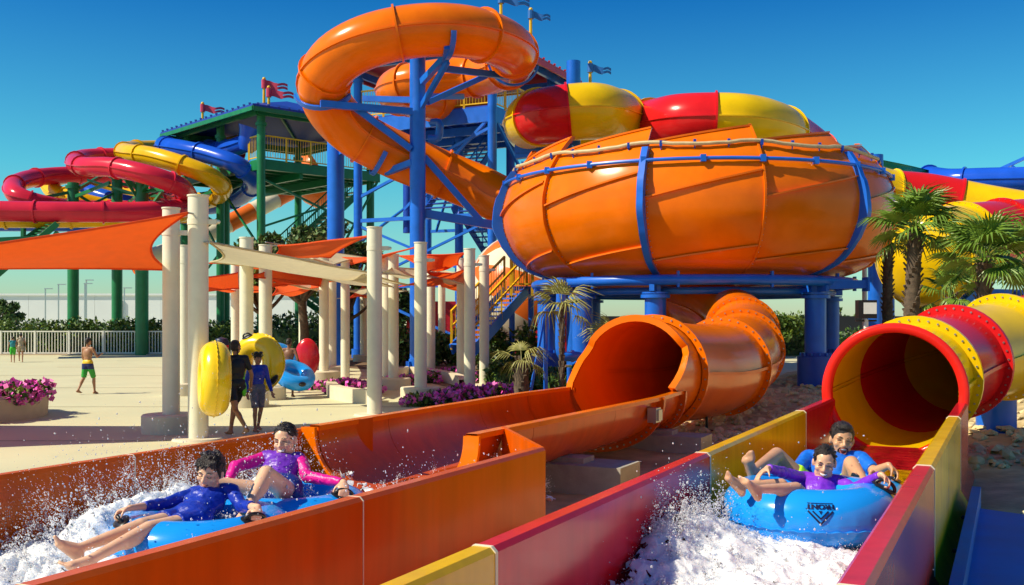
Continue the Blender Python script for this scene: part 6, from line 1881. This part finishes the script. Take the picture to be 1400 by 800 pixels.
# ---------------------------------------------------------------- water
FOAM = mat('white water', (0.80, 0.82, 0.85), rough=.4, spec=.4, var=.03, vscale=9, bump=.25, bscale=90, sss=0)
_nt = FOAM.node_tree; _b = _nt.nodes['Principled BSDF']; _b.inputs['Subsurface Weight'].default_value = 1.0; _b.inputs['Subsurface Radius'].default_value = (.045, .05, .055); _b.inputs['Subsurface Scale'].default_value = 1.0
DROP = mat('water drops', (0.92, 0.95, 0.97), rough=.06, spec=.7, var=.02, trans=.55, ior=1.33)
WATER = mat('clear shallow water', (0.75, 0.9, 0.95), rough=.05, var=.02, bump=.5, bscale=9)
_nt = WATER.node_tree; _o = _nt.nodes['Material Output']; _b = _nt.nodes['Principled BSDF']
_g = _nt.nodes.new('ShaderNodeBsdfGlossy'); _g.inputs['Roughness'].default_value = .04; _t = _nt.nodes.new('ShaderNodeBsdfTransparent'); _f = _nt.nodes.new('ShaderNodeFresnel'); _f.inputs[0].default_value = 1.33; _x = _nt.nodes.new('ShaderNodeMixShader')
_n = [l for l in _nt.links if l.to_socket == _b.inputs['Normal']][0].from_socket
_nt.links.new(_n, _g.inputs['Normal']); _nt.links.new(_n, _f.inputs['Normal'])
_nt.links.new(_f.outputs[0], _x.inputs[0]); _nt.links.new(_t.outputs[0], _x.inputs[1]); _nt.links.new(_g.outputs[0], _x.inputs[2]); _nt.links.new(_x.outputs[0], _o.inputs['Surface'])
ICO_V = np.array([(0, 0, 1), (.894, 0, .447), (.276, .851, .447), (-.724, .526, .447), (-.724, -.526, .447), (.276, -.851, .447), (.724, .526, -.447), (-.276, .851, -.447), (-.894, 0, -.447), (-.276, -.851, -.447), (.724, -.526, -.447), (0, 0, -1)])
ICO_F = np.array([(0, 1, 2), (0, 2, 3), (0, 3, 4), (0, 4, 5), (0, 5, 1), (1, 6, 2), (2, 7, 3), (3, 8, 4), (4, 9, 5), (5, 10, 1), (6, 7, 2), (7, 8, 3), (8, 9, 4), (9, 10, 5), (10, 6, 1), (11, 7, 6), (11, 8, 7), (11, 9, 8), (11, 10, 9), (11, 6, 10)])
def blobs(name, pts, rad, m, stretch=None, seed=0):
    pts = np.asarray(pts, float); rad = np.asarray(rad, float); n = len(pts); rg = np.random.default_rng(seed)
    sc3 = rad[:, None] * (.75 + .5 * rg.random((n, 3)))
    v = ICO_V[None] * sc3[:, None, :]
    if stretch is not None:
        st_ = np.asarray(stretch, float); ln = np.linalg.norm(st_, axis=1, keepdims=True) + 1e-9; d = st_ / ln
        proj = (v * d[:, None, :]).sum(2, keepdims=True)
        v = v + d[:, None, :] * proj * np.clip(ln, 0, 3)[:, None, :]
    v = (v + pts[:, None, :]).reshape(-1, 3)
    f = (ICO_F[None] + (np.arange(n) * 12)[:, None, None]).reshape(-1, 3)
    me = bpy.data.meshes.new(name)
    me.vertices.add(len(v)); me.vertices.foreach_set('co', v.astype(np.float32).ravel())
    me.loops.add(f.size); me.loops.foreach_set('vertex_index', f.astype(np.int32).ravel())
    me.polygons.add(len(f)); me.polygons.foreach_set('loop_start', np.arange(0, f.size, 3, dtype=np.int32)); me.polygons.foreach_set('loop_total', np.full(len(f), 3, dtype=np.int32))
    me.materials.append(m); me.polygons.foreach_set('use_smooth', np.ones(len(f), dtype=bool)); me.update(calc_edges=True)
    o = bpy.data.objects.new(name, me); COL.objects.link(o); o['kind'] = 'stuff'
    return o

def foam_sheet(name, s0, s1, t0, t1, hf, mask, ns, nt_, amp):
    """churning water: height hf(s,t), lumps of several sizes; faces where mask(s,t) < 0 are left out"""
    b = M(); pts = []; msk = []
    for i in range(ns + 1):
        s = s0 + (s1 - s0) * i / ns; row = []; mr_ = []
        for j in range(nt_ + 1):
            t = t0 + (t1 - t0) * j / nt_
            p = L(s, t); a = amp(s, t)
            q = Vector((p.x * 5.5, p.y * 5.5, 1.7)); q2 = Vector((p.x * 17, p.y * 17, 4.1)); q3 = Vector((p.x * 48, p.y * 48, 7.7))
            z = hf(s, t) + a * (noise.noise(q) * 1.1 + (.55 - abs(noise.noise(q2)) * 1.6) * .62 + (.4 - abs(noise.noise(q3)) * 1.5) * .13)
            dx, dy = a * .5 * noise.noise(q2 + Vector((9, 0, 0))), a * .5 * noise.noise(q2 + Vector((0, 9, 0)))
            row.append(Vector((p.x + dx, p.y + dy, z))); mr_.append(mask(s, t) + .75 * noise.noise(q2 * .55) + .5 * noise.noise(q3 * .7))
        pts.append(row); msk.append(mr_)
    vs = [p for r in pts for p in r]; n1 = nt_ + 1; fs = []
    for i in range(ns):
        for j in range(nt_):
            if msk[i][j] + msk[i + 1][j + 1] > 0: fs.append((i * n1 + j, (i + 1) * n1 + j, (i + 1) * n1 + j + 1, i * n1 + j + 1))
    b.add(vs, fs)
    o = b.build(name, FOAM, smooth=180, kind='stuff')
    surf = [vs[f[0]] for f in fs]
    return o, surf
def gs1(x, m, w_): return math.exp(-((x - m) / w_) ** 2)
sm = lambda x, a, c: min(1, max(0, (x - a) / (c - a)))
rgw = np.random.default_rng(77)
# right lane
def hR(s, t):
    w_ = sm(s, 3.0, 5.6)
    side = .06 * gs1(t, -1.72, .25)
    return .315 + .03 * w_ + .17 * gs1(s, 5.45, .5) * gs1(t, -1.62, .28) + side * w_ + .05 * gs1(t, -1.15, .4) * w_
fo, srf = foam_sheet('churning_foam', 2.3, 5.95, -1.725, -.53, hR, lambda s, t: .75 * sm(s, 3.2, 5.0) - .60 + .75 * gs1(t, -1.05, .42) * sm(s, 2.6, 3.6), 330, 110, lambda s, t: .06)
def spray(name, src, n, vel, seed, rmin=.0015, rmax=.0055, tmax=.30, m=DROP):
    """drops thrown off the foam: each flies on a parabola for a random time"""
    rg = np.random.default_rng(seed); src = np.array([tuple(p) for p in src]); p0 = src[rg.integers(0, len(src), n)]
    v = np.array(vel(p0, rg)); tt = tmax * rg.random(n)[:, None] ** 1.2
    p = p0 + v * tt; p[:, 2] -= 4.9 * tt[:, 0] ** 2
    r = rmin + (rmax - rmin) * rg.random(n) ** 4
    return blobs(name, p, r, m, v * .35 * (rg.random((n, 1)) ** 2), seed)
# froth clinging to the foam
def froth(name, src, n, seed, up=.025, r0=.004, r1=.017):
    rg = np.random.default_rng(seed); src = np.array([tuple(p) for p in src]); p = src[rg.integers(0, len(src), n)] + rg.normal(size=(n, 3)) * (.012, .012, .010); p[:, 2] += up * rg.random(n) ** 2
    return blobs(name, p, r0 + (r1 - r0) * rg.random(n) ** 3, FOAM, None, seed)
froth('foam_bubbles', srf, 16000, 5, .05, .0008, .0028)
frontR = [p for p in srf if (Vector((p.x, p.y, 0)).dot(LD) > 4.5)]
def velR(p, rg):
    n = len(p); v = rg.normal(size=(n, 3)) * (.5, .5, .5); v[:, 2] = np.abs(rg.normal(size=n)) * 1.0 + .25; v[:, :2] -= np.array((LD.x, LD.y)) * .6; return v
spray('water_spray', frontR, 1100, velR, 6)
leftR = [p for p in frontR if Vector((p.x, p.y, 0)).dot(LN) < -1.45 and Vector((p.x, p.y, 0)).dot(LD) > 5.0]
def velR2(p, rg):
    n = len(p); v = rg.normal(size=(n, 3)) * (.35, .35, .4); v[:, 2] = np.abs(rg.normal(size=n)) * .8 + 1.0; return v
spray('water_spray', leftR, 900, velR2, 7, rmax=.007)
# thin sheet of water on the floors
wb = M(); rows = []
for i in range(90):
    s = .2 + 11.2 * i / 89; rows.append([L(s, -1.73 + 1.2 * j / 16, .318 + .012 * noise.noise(Vector((s * 2.2, j * .5, 0))) + .006 * noise.noise(Vector((s * 7, j * 1.4, 3)))) for j in range(17)])
wb.grid(rows); tagw = wb.build('lane_water', WATER, smooth=180); structure(tagw)
wb = M(); rows = []
for i in range(110):
    s = .2 + 12.0 * i / 109
    hw_ = 1.10 if s < 6.9 else .36; ct = -4.17 if s < 6.9 else FT
    rows.append([L(s, ct - hw_ + 2 * hw_ * j / 24, (.205 if s < 6.9 else .262) + .014 * noise.noise(Vector((s * 2.2, j * .5, 5))) + .006 * noise.noise(Vector((s * 7, j * 1.4, 3)))) for j in range(25)])
wb.grid(rows); structure(wb.build('lane_water', WATER, smooth=180))
# left lane
def hL_(s, t):
    crest = .15 * gs1(t, -5.0, .24) * sm(s, 3.6, 5.0) * (1 - .6 * sm(s, 6.2, 7.0))
    bow = .16 * gs1(s, 4.75, .55) * gs1(t, -4.3, .9)
    near = .10 * gs1(t, -3.35, .2) * sm(s, 4.2, 5.0)
    return .235 + .05 * sm(s, 2.0, 4.0) + crest + bow + near
def mL(s, t):
    tail = .9 * gs1(s, 6.75, .45) * gs1(t, -3.7, .55)
    return -.40 + 1.05 * sm(s, 2.0, 3.6) * (1 - sm(s, 6.3, 6.7)) + .5 * gs1(t, -5.0, .3) * sm(s, 3.2, 4.0) * (1 - sm(s, 6.4, 7.0)) + tail - .5 * gs1(s, 4.0, .35) * gs1(t, -4.5, .35)
fo, srl = foam_sheet('churning_foam', 1.6, 7.1, -5.26, -3.08, hL_, mL, 400, 170, lambda s, t: .07 + .03 * gs1(t, -5.0, .3))
froth('foam_bubbles', srl, 24000, 8, .07, .0008, .003)
crL = [p for p in srl if Vector((p.x, p.y, 0)).dot(LN) < -4.6 and 3.4 < Vector((p.x, p.y, 0)).dot(LD) < 6.5]
def velL(p, rg):
    n = len(p); v = rg.normal(size=(n, 3)) * (.45, .45, .5); v[:, 2] = np.abs(rg.normal(size=n)) * 1.0 + .7; v[:, :2] -= np.array((LN.x, LN.y)) * .25; return v
spray('water_spray', crL, 3600, velL, 9, rmax=.007)
def velL1(p, rg):
    n = len(p); v = rg.normal(size=(n, 3)) * (.35, .35, .5); v[:, 2] = np.abs(rg.normal(size=n)) * .9 + 1.9; v[:, :2] -= np.array((LN.x, LN.y)) * .1; return v
spray('water_spray', crL, 1400, velL1, 15, rmin=.0015, rmax=.006, tmax=.36)
bwL = [p for p in srl if 3.0 < Vector((p.x, p.y, 0)).dot(LD) < 5.2]
spray('water_spray', bwL, 2000, velL, 10, rmax=.008)
tail = [p for p in srl if Vector((p.x, p.y, 0)).dot(LD) > 6.4 and Vector((p.x, p.y, 0)).dot(LN) > -4.3] or srl
def velT(p, rg):
    n = len(p); v = rg.normal(size=(n, 3)) * (.3, .3, .4); v[:, 2] = np.abs(rg.normal(size=n)) * .7 + 1.0; return v
spray('water_spray', tail, 1500, velT, 12, rmax=.006)
# water leaping in the hollow of the left raft and over the woman's lap
inn = [lc2 + V(.17 * math.cos(a) * q, .17 * math.sin(a) * q, -.02 + .05 * q) + V(-.05, -.12, 0) for a in np.linspace(0, 6.28, 30) for q in (.3, .7, 1.0)]
def velI(p, rg):
    n = len(p); v = rg.normal(size=(n, 3)) * (.45, .45, .4); v[:, 2] = np.abs(rg.normal(size=n)) * .9 + 1.2; return v
spray('water_spray', inn, 1600, velI, 13, rmax=.0065, tmax=.34)
froth('foam_bubbles', inn, 1200, 14, .10, .004, .016)
# fingers of water thrown up along the crests
def jets(name, src, n, seed, vz=(1.2, 2.3), lat=.5, per=70, T=.30, push=(0, 0), r0=.0055):
    rg = np.random.default_rng(seed); src = np.array([tuple(p) for p in src]); P_, R__, S_ = [], [], []
    for q in range(n):
        b0 = src[rg.integers(0, len(src))]; v0 = np.array((rg.normal() * lat + push[0], rg.normal() * lat + push[1], rg.uniform(*vz))); TT = T * rg.uniform(.4, 1.0)
        for j in range(per):
            t = TT * rg.random() ** .8; v = v0 * (1 + .10 * rg.normal(size=3)); p = b0 + v * t + rg.normal(size=3) * (.004 + .05 * t); p[2] -= 4.9 * t * t
            P_.append(p); R__.append(r0 * (1.1 - .75 * t / TT) * rg.uniform(.35, 1.1)); S_.append((v - np.array((0, 0, 9.8 * t))) * .30 * rg.random())
    return blobs(name, P_, R__, FOAM, S_, seed)
jets('water_spray', crL, 120, 31, push=(-LN.x * .15, -LN.y * .15))
jets('water_spray', crL, 60, 35, vz=(1.8, 2.9), per=40, r0=.004)
jets('water_spray', bwL, 60, 32, vz=(.8, 1.7))
jets('water_spray', tail, 45, 33, vz=(1.0, 2.1))
jets('water_spray', inn, 40, 34, vz=(1.2, 2.4), lat=.35)
jets('water_spray', leftR, 45, 36, vz=(1.0, 2.0), lat=.3)
jets('water_spray', frontR, 110, 37, vz=(.4, 1.0), lat=.4, r0=.0045)
# wandering drops caught in the air round the riders
pp_ = []
for _ in range(420):
    px, py = rgw.uniform(60, 480), rgw.uniform(600, 735); Y_ = rgw.uniform(5.2, 7.2); pp_.append(tuple(P(px, py, Y_)))
for _ in range(60):
    px, py = rgw.uniform(980, 1200), rgw.uniform(585, 720); Y_ = rgw.uniform(5.4, 7.0); pp_.append(tuple(P(px, py, Y_)))
blobs('water_drops', pp_, .0018 + .005 * rgw.random(len(pp_)) ** 3, DROP, None, 3)
